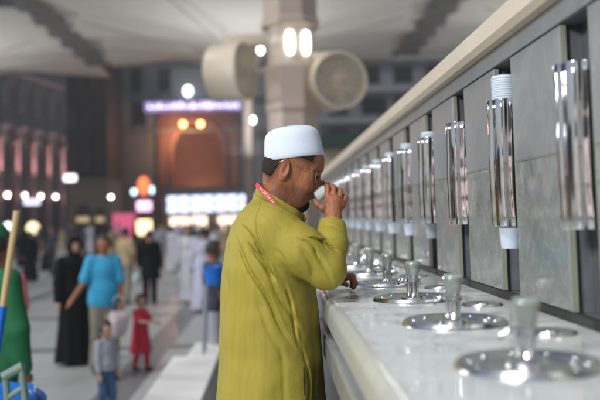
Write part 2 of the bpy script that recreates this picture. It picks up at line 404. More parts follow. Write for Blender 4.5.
# taps with their steel dishes
TX = .437
def make_tap():
    t = empty('drinking_tap', (TX,1.45,CT), 0, cat='drinking tap', group='push taps along the counter')
    prof = [(0.0001,.004),(.030,.004),(.033,.010),(.037,.010),(.040,.003),(.075,.0015),(.079,.006),(.084,.0065),(.088,.002),(.105,.004),(.112,.011),(.120,.012),(.126,.006),(.128,.0005)]
    b = MB(); b.lathe(prof, n=64); b.build('dish', m_chrome2, t, auto=50)
    b = MB()
    for k in range(10):  # small domes added on the rim to catch glints
        a = 2*math.pi*k/10+.3; b.ball((.098*math.cos(a), .098*math.sin(a), .006), .0065, (1,1,.7), 6)
    b.build('glint_stud', m_chrome, t, smooth=True)['kind'] = 'stuff'
    b = MB()
    for k in range(3):
        a = 2*math.pi*k/3+.5
        b.tube([(.015*math.cos(a),.015*math.sin(a),.009),(.0155*math.cos(a),.0155*math.sin(a),.056)], .0048, 10)
    b.lathe([(.0001,.010),(.012,.010),(.010,.02),(.0065,.03),(.0065,.055),(.0001,.055)], n=20)
    b.build('stem', m_chrome, t, auto=40)
    b = MB(); b.lathe([(.0001,.055),(.021,.055),(.024,.058),(.024,.064),(.021,.067),(.0001,.067)], n=28); b.build('collar', m_chrome, t, auto=40)
    b = MB(); b.lathe([(.0001,.067),(.015,.067),(.017,.072),(.0235,.100),(.0257,.107),(.0252,.113),(.021,.118),(.012,.121),(.0001,.122)], n=28, fn=lambda a,z: 1+.03*math.cos(8*a)); b.build('push_button', m_button, t, auto=35)
    b = MB(); b.tube([(.004,0,.062),(-.03,0,.066),(-.044,0,.058),(-.046,0,.048)], [.006,.006,.005,.005], 10); b.build('spout', m_chrome, t, smooth=True)
    return t
tap0 = make_tap()
tl = ['nearest push tap, strongly blurred, beside the first empty slot', 'second push tap from the camera, on a wide steel dish', 'third push tap, sharp glassy knob in front of the white-cup dispensers', 'fourth push tap, just right of the drinking man\'s sleeve', 'fifth push tap, close behind the man\'s resting hand', 'sixth push tap, small and far down the counter', 'seventh push tap, small and far along the counter behind the elbow']
for i in range(12):
    if i < 7: L = tl[i]
    else: L = 'distant push tap at the far end of the counter behind the drinking man'
    if i == 0: tap0['label'] = L
    else: copy_tree(tap0, None, (0,.585*i,0), L)
# the small discs beside the wall
def disc(y, L):
    b = MB(); b.lathe([(.0001,.006),(.018,.006),(.020,.003),(.045,.003),(.050,.007),(.056,.007),(.060,.0005)], n=40)
    o = b.build('drain_cover', m_chrome2, None, auto=50); o.location=(.60,y,CT); return tag(o, L, 'drain cover', 'small drain covers by the wall')
d0 = disc(1.24, 'nearest small steel drain cover between the first dish and the wall')
for i, L in enumerate(['small bright drain cover behind the nearest push tap, by the wall', 'small steel drain cover behind the second push tap, by the wall', 'small steel drain cover behind the third push tap', 'small steel drain cover behind the fourth push tap']+['distant small drain cover at the far end of the counter']*5):
    o = d0.copy(); COL.objects.link(o); o.location.y = 1.24+.585*(i+1); o['label'] = L

# water drops on the marble
bmw = bmesh.new(); rw = random.Random(5)
for i in range(520):
    y = 1.1+rw.random()**1.3*5.5; x = CF+.04+rw.random()*.47; r = rw.uniform(.0012,.0045)*(1+.0*y)
    rr = bmesh.ops.create_icosphere(bmw, subdivisions=2, radius=r)
    sx = rw.uniform(.8,1.6)
    for v in rr['verts']: v.co = Vector((v.co.x*sx+x, v.co.y*rw.uniform(.98,1.02)+y, max(v.co.z,-.0002)*.3+CT+.0003))
me = bpy.data.meshes.new('water_drops'); bmw.to_mesh(me); bmw.free()
m_water = mat('water', (.97,.98,.98), .02, trans=.6, var=0, coat=1.)
o = link('water_drops', me, m_water); tag(o, 'scattered water drops on the wet marble counter', 'water drops', kind='stuff')

# cup dispensers
TZ0, TZ1 = 1.405, 1.782; TXO = .000
def lobed(a, z): return 1+.07*math.cos(6*a+.9)+.022*math.cos(13*a+2+1.2*math.sin(z*11))+.010*math.cos(3*a+z*22)
def make_dispenser():
    t = empty('cup_dispenser', (W-TXO,0,TZ0), 0, cat='cup dispenser', group='steel cup dispensers on the wall')
    n=96; b = MB(); pr = [(.0505,0),(.052,.004)]+[(.052+.0005*math.sin(k*1.7)+.0004*math.sin(k*.9+1),.004+.37*k/16) for k in range(1,16)]+[(.052,.374),(.0505,.377),(.0485,.377),(.0485,0)]
    b.lathe(pr, n=n, fn=lobed, closed=True); b.build('tube', m_chrome, t, auto=60)
    for z in (.07,.30):
        b = MB(); b.box((.044,-.016,z-.014), (.061,.016,z+.014), .002); b.build('bracket', m_chrome, t)
    return t
disp0 = make_dispenser()
def cup_mb(n_stack, up):
    """nested cups, opening downward in the tube; rims give the ribbed look"""
    b = MB()
    if up:
        prof = []; z = 0
        for k in range(n_stack):
            prof += [(.0385,z),(.0400,z+.0018),(.0400,z+.0035),(.0382,z+.0055)]; z += .0068
        prof += [(.037,z),(.0365,z+.004),(.030,z+.004)]
        b.lathe([(.030,0)]+prof, n=36)
    else:
        b.lathe([(.0275,-.066),(.0285,-.067),(.0292,-.062),(.037,.02),(.037,.03),(.0355,.03),(.0275,-.063)], n=36)
        b.lathe([(.0001,-.0605),(.028,-.0605),(.028,-.0595),(.0001,-.0595)], n=36)
    return b
dl = ['nearest steel cup dispenser at the right edge with no cups showing', 'steel cup dispenser with a tall ribbed cup stack above its tube', 'steel cup dispenser without cups, third along the wall', 'fourth steel cup dispenser, short cup stack on top', 'fifth steel cup dispenser, right of the man\'s hand by three tubes', 'sixth steel cup dispenser, second from the man\'s knuckles', 'seventh steel cup dispenser, just right of the man\'s knuckles']
first_top = first_bot = None
for i, y in enumerate(SL[2:]):
    if y > 11.5: break
    L = dl[i] if i < 7 else 'distant steel cup dispenser behind the drinking man\'s hand'
    if i == 0: disp0.location.y = y; disp0['label'] = L
    else:
        q = copy_tree(disp0, None, (0,0,0), L); q.location.y = y; q.rotation_euler.z = [0,.4,-.5,1.2,.2,2.1,-.9][i%7]*.12
    if i not in (0, 2):
        if first_top is None:
            first_top = cup_mb(12, True).build('cup_stack', m_cup, None, auto=60); first_bot = cup_mb(1, False).build('paper_cup', m_cup, None, auto=60)
            a, c = first_top, first_bot
        else:
            if i == 3: a = cup_mb(5, True).build('cup_stack', m_cup, None, auto=60); a2 = a
            else: a = (first_top if i == 1 else a2).copy(); COL.objects.link(a)
            c = first_bot.copy(); COL.objects.link(c)
        a.location = (W-TXO, y, TZ1-.012); c.location = (W-TXO, y, TZ0+.0)
        nm = ['','second','','fourth','fifth','sixth','seventh'][i] if i < 7 else ''
        if nm:
            tag(a, f'pale blue ribbed stack of paper cups sticking out above the {nm} dispenser tube', 'cup stack', 'cup stacks above the tubes')
            tag(c, f'pale blue paper cup hanging out under the {nm} dispenser tube', 'cup', 'paper cups under the tubes')
        else:
            tag(a, 'pale cup stack above a distant dispenser tube', 'cup stack', 'cup stacks above the tubes'); tag(c, 'pale paper cup under a distant dispenser tube', 'cup', 'paper cups under the tubes')

# =================================================================== THE DRINKING MAN
YH = 2.80     # head depth
man = empty('person', (0,2.82,0), 0, 'man in a long olive tunic, white brimless cap and glasses drinking from a cup', 'person')
def mp(me, name, m, parent=man, **k):
    o = link(name, me, m, None, **k); o.parent = parent
    o.matrix_parent_inverse = Matrix.Translation((0,-2.82,0)); return o
# head frame: face +X, bowed forward, turned a little away from the camera
HC = M(291.0, 165.5, YH)
HR = Matrix.Rotation(R(-5), 3, 'Z') @ Matrix.Rotation(R(18), 3, 'Y')
HRn = np.array(HR)
def toH(P): return (P-A(HC))@HRn     # world -> head
def H(x, y, z): return HC + HR @ Vector((x,y,z))
def face_sdf(q):
    q = q.copy(); q[:,2] = np.where(q[:,2] < -.01, -.01+(q[:,2]+.01)/1.22, q[:,2])
    d = ell(q, (-.001,0,.024), (.088,.074,.080))
    d = smin(d, ell(q, (-.038,0,-.022), (.051,.060,.046)), .03)
    d = smin(d, ell(q, (.030,0,.030), (.076,.064,.062)), .03)          # forehead
    d = smin(d, ell(q, (.038,0,-.030), (.056,.058,.075)), .03)        # face mass
    d = smin(d, ell(q, (.058,0,-.085), (.032,.034,.026)), .03)        # chin
    for s in (1,-1):
        d = smin(d, cap(q, (-.005,s*.052,-.045), (.055,s*.025,-.088), .018,.016), .022)   # jaw
        d = smin(d, ell(q, (.070,s*.041,-.022), (.022,.022,.018)), .02)                   # cheekbone
        d = smin(d, ell(q, (.066,s*.036,-.048), (.022,.02,.026)), .02)
        d = smin(d, cap(q, (.098,s*.010,.016), (.080,s*.046,.017), .010,.008), .012)      # brow
    for s in (1,-1):
        d = smax(d, -ell(q, (.106,s*.031,-.006), (.020,.021,.014)), .014)                 # eye socket
        d = smin(d, ell(q, (.080,s*.031,-.006), (.0155,.0165,.0135)), .004)               # lids over the ball
    # nose
    d = smin(d, cap(q, (.094,0,.004), (.104,0,-.034), .008,.0100), .010)
    d = smin(d, ell(q, (.104,0,-.036), (.0125,.012,.010)), .006)
    for s in (1,-1): d = smin(d, ell(q, (.097,s*.014,-.038), (.012,.0075,.0085)), .006)
    for s in (1,-1): d = smax(d, -ell(q, (.101,s*.006,-.047), (.006,.0032,.006)), .003)
    # muzzle, lips
    d = smin(d, ell(q, (.084,0,-.058), (.022,.028,.018)), .012)
    d = smin(d, ell(q, (.1005,0,-.0565), (.0085,.021,.0050)), .004)
    d = smin(d, ell(q, (.0985,0,-.0690), (.0085,.018,.0055)), .004)
    d = smax(d, -ell(q, (.108,0,-.0625), (.012,.018,.0022)), .003)
    for s in (1,-1):
        d = smax(d, -cap(q, (.0965,s*.021,-.034), (.084,s*.034,-.066), .0022,.0016), .004)
        d = smax(d, -cap(q, (.0885,s*.022,-.0225), (.078,s*.046,-.020), .0016,.0012), .004)
        d = smax(d, -cap(q, (.066,s*.060,-.004), (.058,s*.064,-.010), .0013,.001), .003)
        d = smax(d, -cap(q, (.108,s*.004,.018), (.107,s*.004,.006), .0012,.001), .003)
    # ears
    for s in (1,-1):
        qe = q+np.array([.008,0,.010])
        e = ell(qe, (-.004,s*.077,-.006), (.0185,.010,.031), np.array(Matrix.Rotation(R(s*18),3,'Z')@Matrix.Rotation(R(-10),3,'Y')))
        e = smax(e, -ell(qe, (.000,s*.088,-.004), (.0115,.009,.0195)), .004)
        e = smin(e, cap(qe, (-.002,s*.078,.012), (-.010,s*.080,-.014), .0038,.0035), .004)
        e = smin(e, ell(qe, (.000,s*.074,-.034), (.009,.006,.008)), .006)
        e = smin(e, ell(qe, (.010,s*.073,-.008), (.006,.007,.007)), .005)
        d = smin(d, e, .006)
    return d
NB = M(268, 208, 2.82); NF = M(286, 208, 2.81)
def hand_world():
    """right hand round the base of the cup"""
    y = YH-.018
    wr = M(333,218,y-.04)
    f = []
    # per finger: MCP, PIP, DIP, TIP
    spec = [((327.5,197),(327.5,187),(323,183.5),(318.5,185.5)), ((333.5,196),(334,187.5),(328,185),(322,187.5)), ((339.5,198.5),(340.5,191),(335,189),(328.5,191)), ((343.5,203),(345.5,197),(341,195),(335.5,195.5))]
    rs = [(.0105,.0093,.0082,.0068),(.0105,.0095,.0084,.007),(.010,.009,.0078,.0066),(.0092,.008,.007,.006)]
    for i, sp in enumerate(spec):
        dy = -.024+.006*i
        pts = [M(*sp[0], y-.022+.003*i), M(*sp[1], y-.010+.003*i), M(*sp[2], y+.016+.002*i), M(*sp[3], y+.034)]
        f.append((pts, rs[i]))
    th = ([M(330,211,y-.035), M(322.5,208,y-.040), M(317.5,204.5,y-.038), M(315,201,y-.034)], (.0135,.0115,.0100,.0082))
    return wr, f, th
WR, FING, TH = hand_world()
ELB = M(327,268,2.615)
SHR = M(273,229,2.63)
# resting left hand
LW = Vector((.205,3.00,1.245)); LE = Vector((.10,3.10,1.24)); SHL = M(276,226,3.01)
def lhand(P):
    P = P+np.array([.080,0,0])
    d = ell(P, (.315,3.005,1.228), (.040,.032,.020))
    for i, (dy, L) in enumerate(((-.030,.030),(-.011,.035),(.009,.033),(.027,.026))):
        x0 = .338; yy = 2.998+dy
        d = smin(d, chain(P, [(x0,yy,1.236),(x0+L*.7,yy-.004,1.232),(x0+L,yy-.006,1.205),(x0+L*.8,yy-.004,1.192)], (.0098,.009,.008,.007), .004), .004)
    d = smin(d, chain(P, [(.300,2.985,1.222),(.318,2.962,1.214),(.338,2.955,1.204)], (.012,.0105,.008), .005), .008)
    d = smin(d, cap(P, A(LE)+[.08,0,0], A(LW)+[.08,0,0], .038,.026), .02)
    return d
def body(P):
    q = toH(P)
    d = np.full(len(P), 9.)
    near = (P[:,2] > 1.42)
    Q = P
    d = face_sdf(q)
    neck = cap(P, M(277,222,2.815), M(279.5,182,2.805), .056,.056)
    neck = smin(neck, cap(P, M(292,214,2.812), M(295,196,2.81), .030,.034), .03)
    d = smin(d, neck, .011)
    tor = ell(P, (-.01,2.82,1.30), (.115,.185,.19))
    tor = smin(tor, ell(P, (.0,2.82,1.05), (.12,.165,.16)), .06)
    tor = smin(tor, ell(P, (-.01,2.82,.90), (.12,.17,.14)), .06)
    tor = smin(tor, cap(P, SHR+Vector((0,.03,0)), SHL-Vector((0,.03,0)), .05,.05), .06)
    for s in (-.09,.09):
        tor = smin(tor, chain(P, [(.0,2.82+s,.88),(.02,2.82+s,.48),(-.02,2.82+s,.09)], (.085,.06,.045), .03), .04)
        tor = smin(tor, cap(P, (-.03,2.82+s,.055), (.13,2.82+s,.045), .036,.03), .03)
    d = smin(d, tor, .03)
    arm = chain(P, [SHR, ELB, WR], (.050,.040,.0265), .02)
    d = smin(d, arm, .02)
    d = smin(d, smin(cap(P, SHL, LE, .045,.038), lhand(P), .01), .01)
    # hand
    palm = cap(P, WR, M(334,203,YH-.042), .026,.028)
    pal2 = smin(palm, cap(P, M(330,202,YH-.040), M(341,205,YH-.036), .0175,.0165), .014)
    h = pal2
    for pts, rs in FING: h = smin(h, chain(P, pts, rs, .004), .0045)
    h = smin(h, chain(P, TH[0], TH[1], .005), .008)
    d = smin(d, h, .012)
    # creases: nasolabial, neck, crow's feet by fine displacement
    d = d + .0006*noise3(P, 260, 3)
    return d
me = sdf_mesh(body, (-.30,2.44,.0), (.46,3.26,1.78), .0030, 'body')
def hairreg(q):
    # back of head and sides above and behind the ear, running forward to the temple under the cap
    a = q[:,0]-(-.030+.35*(q[:,2]+.0))           # behind this line
    a = smax(a, -(q[:,2]+.070+.25*q[:,0]), .006)   # nape line
    t = smax(-(q[:,2]-.034+.10*(q[:,0])), q[:,0]-.070, .008)
    bnd = smin(a, t, .006)
    ear = -ell(q, (-.008,-.078,-.016), (.026,.03,.036)); ear2 = -ell(q, (-.008,.078,-.016), (.026,.03,.036))
    return smax(smax(bnd, ear, .004), ear2, .004)
co = np.zeros(len(me.vertices)*3, np.float32); me.vertices.foreach_get('co', co); co = co.reshape(-1,3).astype(float); qh = toH(co)
st = np.clip(1-np.maximum(ell(qh, (.045,0,-.105), (.085,.085,.052)), -9)/.012, 0, 1)*.55
st = np.maximum(st, np.clip(1-ell(qh, (.095,0,-.064), (.020,.034,.014))/.006, 0, 1)*.7)
st = np.maximum(st, np.clip(1-ell(qh, (-.058,0,-.030), (.040,.09,.045))/.014, 0, 1)*.5)*(np.sqrt((qh**2).sum(1)) < .17)
st = np.maximum(st, np.clip(1-(hairreg(qh)-.002)/.016, 0, 1)*.9*(np.sqrt((qh**2).sum(1)) < .17))
st = st*(.80+.2*noise3(co, 300, 6))
rd = np.clip(1-np.abs(ell(qh, (-.02,0,-.016), (.022,.10,.034)))/.012, 0, 1)*.5*(np.abs(qh[:,1]) > .07)
rd = np.maximum(rd, np.clip(1-ell(qh, (.103,0,-.075), (.012,.022,.012))/.004, 0, 1))*(np.sqrt((qh**2).sum(1)) < .17)
for pts_, _r in FING:
    for pp in pts_[1:3]: st = np.maximum(st, .45*np.exp(-((co-A(pp))**2).sum(1)/.0085**2))
for pp in TH[0][2:3]: st = np.maximum(st, .4*np.exp(-((co-A(pp))**2).sum(1)/.009**2))
at = me.color_attributes.new('tone', 'FLOAT_COLOR', 'POINT'); at.data.foreach_set('color', np.stack([st, rd, st*0, st*0+1], 1).astype(np.float32).ravel())
def skin_nodes():
    nt = m_skin.node_tree; b = nt.nodes['Principled BSDF']; src = b.inputs['Base Color'].links[0].from_socket
    an = nt.nodes.new('ShaderNodeAttribute'); an.attribute_name = 'tone'; sp = nt.nodes.new('ShaderNodeSeparateColor'); nt.links.new(an.outputs['Color'], sp.inputs[0])
    for ch, c in ((0, (.055,.034,.027)), (1, (.36,.09,.055))):
        m = nt.nodes.new('ShaderNodeMix'); m.data_type = 'RGBA'; m.inputs['B'].default_value = (*c, 1)
        nt.links.new(sp.outputs[ch], m.inputs['Factor']); nt.links.new(src, m.inputs['A']); src = m.outputs['Result']
    nt.links.new(src, b.inputs['Base Color'])
skin_nodes()
o_body = mp(me, 'body', m_skin)

# beard, moustache, hair, brows as fitted shells
hx0 = M(294.8,155.5,YH).x
def shell(lo, hi, fn, th, name, m, h=.002, parent=man, ztop=9.):
    def f(P):
        q = toH(P); return smax(smax(face_sdf(q)-th, fn(q), .004), P[:,2]-ztop-(P[:,0]-hx0)*.098, .002)+.0005*noise3(P, 420, 9)+.0005*noise3(P, 1100, 4)
    return mp(sdf_mesh(f, lo, hi, h, name), name, m, parent)
hl = A(HC)-.17; hh = A(HC)+.17
def goat(q):
    a = ell(q, (.080,0,-.117), (.019,.022,.022))
    a = smin(a, ell(q, (.079,0,-.133), (.013,.015,.012)), .012)
    return a
def goatf(P):
    q = toH(P); d = goat(q); d = smax(d, face_sdf(q)-.012, .01); return d+.0016*noise3(P, 420, 9)+.0012*noise3(P, 1000, 4)
mp(sdf_mesh(goatf, hl, hh, .0022, 'goatee'), 'goatee', m_beard)
shell(hl, hh, lambda q: smin(cap(q, (.105,0,-.059), (.090,.027,-.072), .006,.004), cap(q, (.105,0,-.059), (.090,-.027,-.072), .006,.004), .004), .0032, 'moustache', m_beard, .0016)
shell(hl, hh, lambda q: smin(cap(q, (.100,.012,.019), (.080,.048,.018), .0045,.003), cap(q, (.100,-.012,.019), (.080,-.048,.018), .0045,.003), .002), .0028, 'eyebrow', m_beard, .0016)
shell(hl, hh, hairreg, .0022, 'hair', m_hairg, .0024, ztop=M(294.8,154.8,YH).z+.012)
# eyes
for s in (1,-1):
    b = MB(); b.ball((0,0,0), .0118, n=12); o = b.build('eye', m_eye, None, smooth=True); o.parent=man; p = H(.0855,s*.031,-.007); o.location = p-Vector((0,2.82,0))
    b = MB(); b.ball((0,0,0), .0058, (.5,1,1), n=8); o2 = b.build('iris', m_iris, o, smooth=True); o2.location = HR@Vector((.0095,0,-.003))
# glasses
gl = empty('glasses', tuple(H(.1,0,0)), 0, 'thin gold rimmed glasses low on the man\'s nose', 'glasses')
gl.matrix_world = Matrix.Translation(HC-HR@Vector((.008,0,0))) @ HR.to_4x4()
def gob(bb, name, m, **k): return bb.build(name, m, gl, **k)
b = MB()
for s in (1,-1):
    pts = []
    for k in range(25):
        a = 2*math.pi*k/24; pts.append((.114-.012*abs(math.cos(a)*.5+.5 if s>0 else math.cos(a)*-.5+.5)*1, s*.033+.0235*math.cos(a), -.016+.016*math.sin(a)))
    b.tube(pts, .0011, 8)
b.tube([(.114,-.0105,-.011),(.119,0,-.008),(.114,.0105,-.011)], .0011, 8)
gob(b, 'frame', m_gold, smooth=True)
for s in (1,-1):
    b = MB(); b.tube([(.100,s*.057,-.010),(.085,s*.072,-.006),(.04,s*.079,-.001),(-.008,s*.085,.008),(-.026,s*.085,-.002),(-.034,s*.083,-.020)], [.0013,.0015,.0014,.0014,.0015,.0012], 8); gob(b, 'temple_arm', m_gold, smooth=True)
for s in (1,-1):
    b = MB(); b.lathe([(.0001,-.0006),(.0225,-.0004),(.0225,.0004),(.0001,.0006)], n=28); o = gob(b, 'lens', m_lens, smooth=True)
    o.matrix_local = Matrix.Translation((.108,s*.033,-.016)) @ Matrix.Rotation(R(90),4,'Y') @ Matrix.Diagonal((.70,1,1,1))
# cap (hat)
hatb = M(294.0,154.8,YH); 
hat = empty('cap', tuple(hatb), 0, 'white brimless felt prayer cap on the drinking man\'s head', 'cap')
def hatf(a, z): return 1
b = MB()
pr = [(.0870,-.012),(.0905,-.014),(.0930,-.011),(.0936,0),(.0915,.02),(.0880,.048),(.0862,.058),(.0840,.066),(.0800,.0735),(.0740,.0800),(.066,.0852),(.054,.0893),(.038,.0922),(.018,.0940),(.0001,.0945)]
b.lathe(pr[1:], n=72)
b.lathe([(.0895,-.0135),(.0880,.02)], n=72, closed=False)
for v in b.bm.verts: v.co.y *= .93; v.co.x *= 1.075; v.co.z *= 1.04
hp = b.build('crown', m_hat, hat, auto=60)
hat.rotation_euler = (0, R(-5.6), R(-5))
b = MB(); 
pts = [(.0978*math.cos(2*math.pi*k/72), .0930*.925*math.sin(2*math.pi*k/72), .0105) for k in range(73)]
b = MB(); b.tube(pts, .0005, 6); b.build('band_seam', m_hat, hat, smooth=True)

# tunic
cb = M(256,188.5,2.82); cf = M(304,217,2.82)
prof_px = [(188,258,288,.06),(200,252,296,.085),(207,245,302,.135),(214,238.5,306,.175),(224,232,309,.205),(240,226.5,312,.225),(265,222.5,314,.228),(300,220.5,317,.222),(350,219,322,.23),(400,217.5,326,.245)]
zs=[]; cxs=[]; rxs=[]; rys=[]
for (v, x0, x1, ry) in prof_px:
    p0 = M(x0, v, 2.82); p1 = M(x1, v, 2.82); zs.append((p0.z+p1.z)/2); cxs.append((p0.x+p1.x)/2); rxs.append((p1.x-p0.x)/2); rys.append(ry)
zs += [.55,.16]; cxs += [cxs[-1]-.005, cxs[-1]-.008]; rxs += [rxs[-1]+.004, rxs[-1]+.012]; rys += [.26,.28]
zs=np.array(zs[::-1]); cxs=np.array(cxs[::-1]); rxs=np.array(rxs[::-1]); rys=np.array(rys[::-1])
def fold(P, a, b_, w, amp, y0=2.84, skew=.35):
    """a crease between two side-view points (px), asymmetric: sharp valley with a soft ridge beside it"""
    A0 = M(*a, 2.62); B0 = M(*b_, 2.62)
    ax, az, bx, bz = A0.x, A0.z, B0.x, B0.z
    L = math.hypot(bx-ax, bz-az); tx, tz = (bx-ax)/L, (bz-az)/L
    u = (P[:,0]-ax)*tx+(P[:,2]-az)*tz; n = -(P[:,0]-ax)*tz+(P[:,2]-az)*tx
    n = n + .004*np.sin(u*30+a[0])+.05*(a[0]%3-1)*(u/L)*(1-u/L)
    env = np.clip(u/L*4+.6, 0, 1)*np.clip((L-u)/L*3.0, 0, 1)*(P[:,1] < y0)
    return amp*env*(np.exp(-(n/w)**2)-skew*np.exp(-((n-1.7*w)/(1.4*w))**2))
def tunic_core(P):
    z = P[:,2]; cx = np.interp(z, zs, cxs); rx = np.interp(z, zs, rxs); ry = np.interp(z, zs, rys)
    e = 2.25
    k = (np.abs((P[:,0]-cx)/rx)**e+np.abs((P[:,1]-2.82)/ry)**e)**(1/e)
    d = (k-1)*np.minimum(rx, ry)*.92
    d = smax(d, z-M(270,189,2.82).z, .02); d = smax(d, .16-z, .004)
    th = np.arctan2((P[:,1]-2.82)/ry, (P[:,0]-cx)/rx)
    low = np.clip((1.12-z)/.5, 0, 1)
    d = d + .0045*low*np.sin(th*9+1.3*np.sin(z*3)+.8) + .0
    return d
def tunic(P):
    d = tunic_core(P)
    # shoulder
    d = smin(d, cap(P, M(262,222,2.72), M(271,226,2.655), .062,.070), .05)
    nrm = np.array([cf.z-cb.z, 0, -(cf.x-cb.x)]); nrm = -nrm/np.linalg.norm(nrm)
    d = smax(d, (P-A(cb))@nrm+.020, .006)
    # sleeve
    ua = chain(P, [M(272,229,2.655), M(300,251,2.62), M(325.5,269,2.62)], (.079,.074,.066), .03)
    d = smin(d, ua, .022)
    fa = chain(P, [M(326,269,2.62), M(331,245,2.66), WR+(ELB-WR).normalized()*.028], (.064,.0505,.0435), .02)
    d = smin(d, fa, .012)
    # far sleeve
    d = smin(d, chain(P, [SHL-Vector((0,.04,0)), LE, LW-Vector((.02,0,0))], (.075,.060,.042), .02), .03)
    # cuff end
    ax = (WR-ELB).normalized(); e = A(WR)-A(ax)*.026
    cut = (P-e)@A(ax)
    nearW = np.sqrt(((P-A(WR))**2).sum(1)) < .12
    d = np.where(nearW, smax(d, cut, .003), d)
    lcut = (P[:,0]-(LW.x-.005)); d = np.where(np.sqrt(((P-A(LW))**2).sum(1)) < .09, smax(d, lcut, .003), d)
    # creases
    F_ = [((238,246),(296,352),.0060,.0085),((250,248),(286,288),.0050,.0080),((243,228),(276,282),.0045,.0080),((286,288),(302,356),.0045,.005),((262,260),(305,344),.0070,.0055),
          ((256,300),(290,372),.008,.003),((240,214),(262,236),.007,.003),((303,346),(307,432),.004,.0025),((313,300),(318,430),.006,.003),((228,280),(236,420),.012,.003),((280,350),(290,430),.008,.002),
          ((278,222),(300,232),.004,.002),((264,216),(296,226),.004,.002),
          ((300,240),(318,258),.0040,0.0056),((309,236),(326,250),.0036,0.0056),((319,241),(340,252),.0040,0.0064),((316,250),(331,286),.006,0.0040),((300,250),(314,284),.008,0.0048),((322,238),(339,241),.0030,.0025),((325,226),(343,229),.003,.002),((276,250),(290,276),.005,.003),((284,262),(312,286),.006,.003)]
    for a, b_, w, amp in F_: d = d + fold(P, a, b_, w*1.05, amp*(1.5 if a[0] > 283 and a[1] < 270 else 1.0))
    d = d + .0022*noise3(P*np.array([1,1,.8]), 24, 5) + .0007*noise3(P, 75, 8)
    # hollow it out (cloth thickness) at the neck and cuff only
    d = smax(d, -(cap(P, M(276,240,2.82), M(274,180,2.815), .052,.066)), .004)
    d = smax(d, -cap(P, ELB, WR+ax*.03, .034,.039), .003)
    return d
me = sdf_mesh(tunic, (-.30,2.42,.10), (.36,3.26,1.60), .0040, 'tunic')
tun = mp(me, 'tunic', m_robe)
# stitched seams laid on the cloth
from mathutils.bvhtree import BVHTree
_bv = BVHTree.FromPolygons([v.co for v in tun.data.vertices], [p.vertices[:] for p in tun.data.polygons])
def seam(pts, name, m, rad=.0009, n=40):
    out = []
    for i in range(len(pts)-1):
        for k in range(n//(len(pts)-1)):
            f = k/(n//(len(pts)-1)); u = pts[i][0]*(1-f)+pts[i+1][0]*f; v = pts[i][1]*(1-f)+pts[i+1][1]*f
            t = M(u, v, 2.6); o_ = Vector((0,0,CAMZ)); hit = _bv.ray_cast(o_, (t-o_).normalized())
            if hit[0]: out.append(hit[0])
    if len(out) > 3:
        b = MB(); b.tube(out, rad, 6); o = b.build(name, m, None, smooth=True); o.parent = man; o.matrix_parent_inverse = Matrix.Translation((0,-2.82,0))
seam([(261,203),(256,216),(256,232),(262,248),(270,262)], 'armhole_seam', m_robe_in)
seam([(276,276),(290,320),(301,352),(303.5,366)], 'side_seam', m_robe_in, .0007)
seam([(303.5,367),(304.5,396)], 'pocket_slit', m_dark, .0016)
seam([(304.5,397),(306,440)], 'side_seam', m_robe_in, .0007)
seam([(246,203),(262,206),(278,210),(292,216)], 'yoke_seam', m_robe_in, .0006)
seam([(318.5,216.5),(326,218.5),(335,219),(346,217.5)], 'cuff_stitching', m_robe_in, .0006)
# stand collar: a sheared band round the neck
b = MB()
cb = M(256,188.5,2.82); cf = M(304,217,2.82)
def ring(off, rx, ry, n=64):
    out = []
    for k in range(n):
        a = 2*math.pi*k/n
        t = (math.cos(a)+1)/2
        c = cb.lerp(cf, t)
        out.append(Vector((c.x+off*.28-(0 if t>.5 else 0), 2.82+ry*math.sin(a), c.z+off)))
    return out
def strip(b, rings, closed=False):
    rr = [[b.bm.verts.new(p) for p in r] for r in rings]; n = len(rr[0])
    for a, c in zip(rr[:-1], rr[1:]):
        for k in range(n): b.bm.faces.new((a[k], a[(k+1)%n], c[(k+1)%n], c[k]))
    if closed:
        a, c = rr[-1], rr[0]
        for k in range(n): b.bm.faces.new((a[k], a[(k+1)%n], c[(k+1)%n], c[k]))
rs_ = []
for off, g in ((-.030,.004),(-.012,.003),(.006,.000),(.010,-.002),(.006,-.005),(-.03,-.003)):
    r = []
    for k in range(64):
        a = 2*math.pi*k/64; t = (math.cos(a)+1)/2; c = cb.lerp(cf, t)
        wob = .0012*math.sin(7*a+1)
        r.append(Vector((c.x+(g+wob)*math.cos(a)*1.3+ .10*off*(1-t)*3*0 + off*.30*(t), 2.82+(.079+g+wob-off*.10)*math.sin(a), c.z+off)))
    rs_.append(r)
strip(b, rs_, True)
o = b.build('collar', m_robe, None, smooth=True); o.parent = man; o.matrix_parent_inverse = Matrix.Translation((0,-2.82,0))
# placket tab and button at the collar front
b = MB(); b.box((-.004,-.010,-.02), (.004,.010,.02), .002); o = b.build('collar_tab', m_robe, None); o.parent=man; o.location = M(303.5,222,2.80)-Vector((0,2.82,0)); o.rotation_euler=(0,R(30),0)
b = MB(); b.ball((0,0,0), .005, (1,1,1), 8); o = b.build('button', m_robe_in, None, smooth=True); o.parent=man; o.location = M(304.5,219,2.79)-Vector((0,2.82,0))
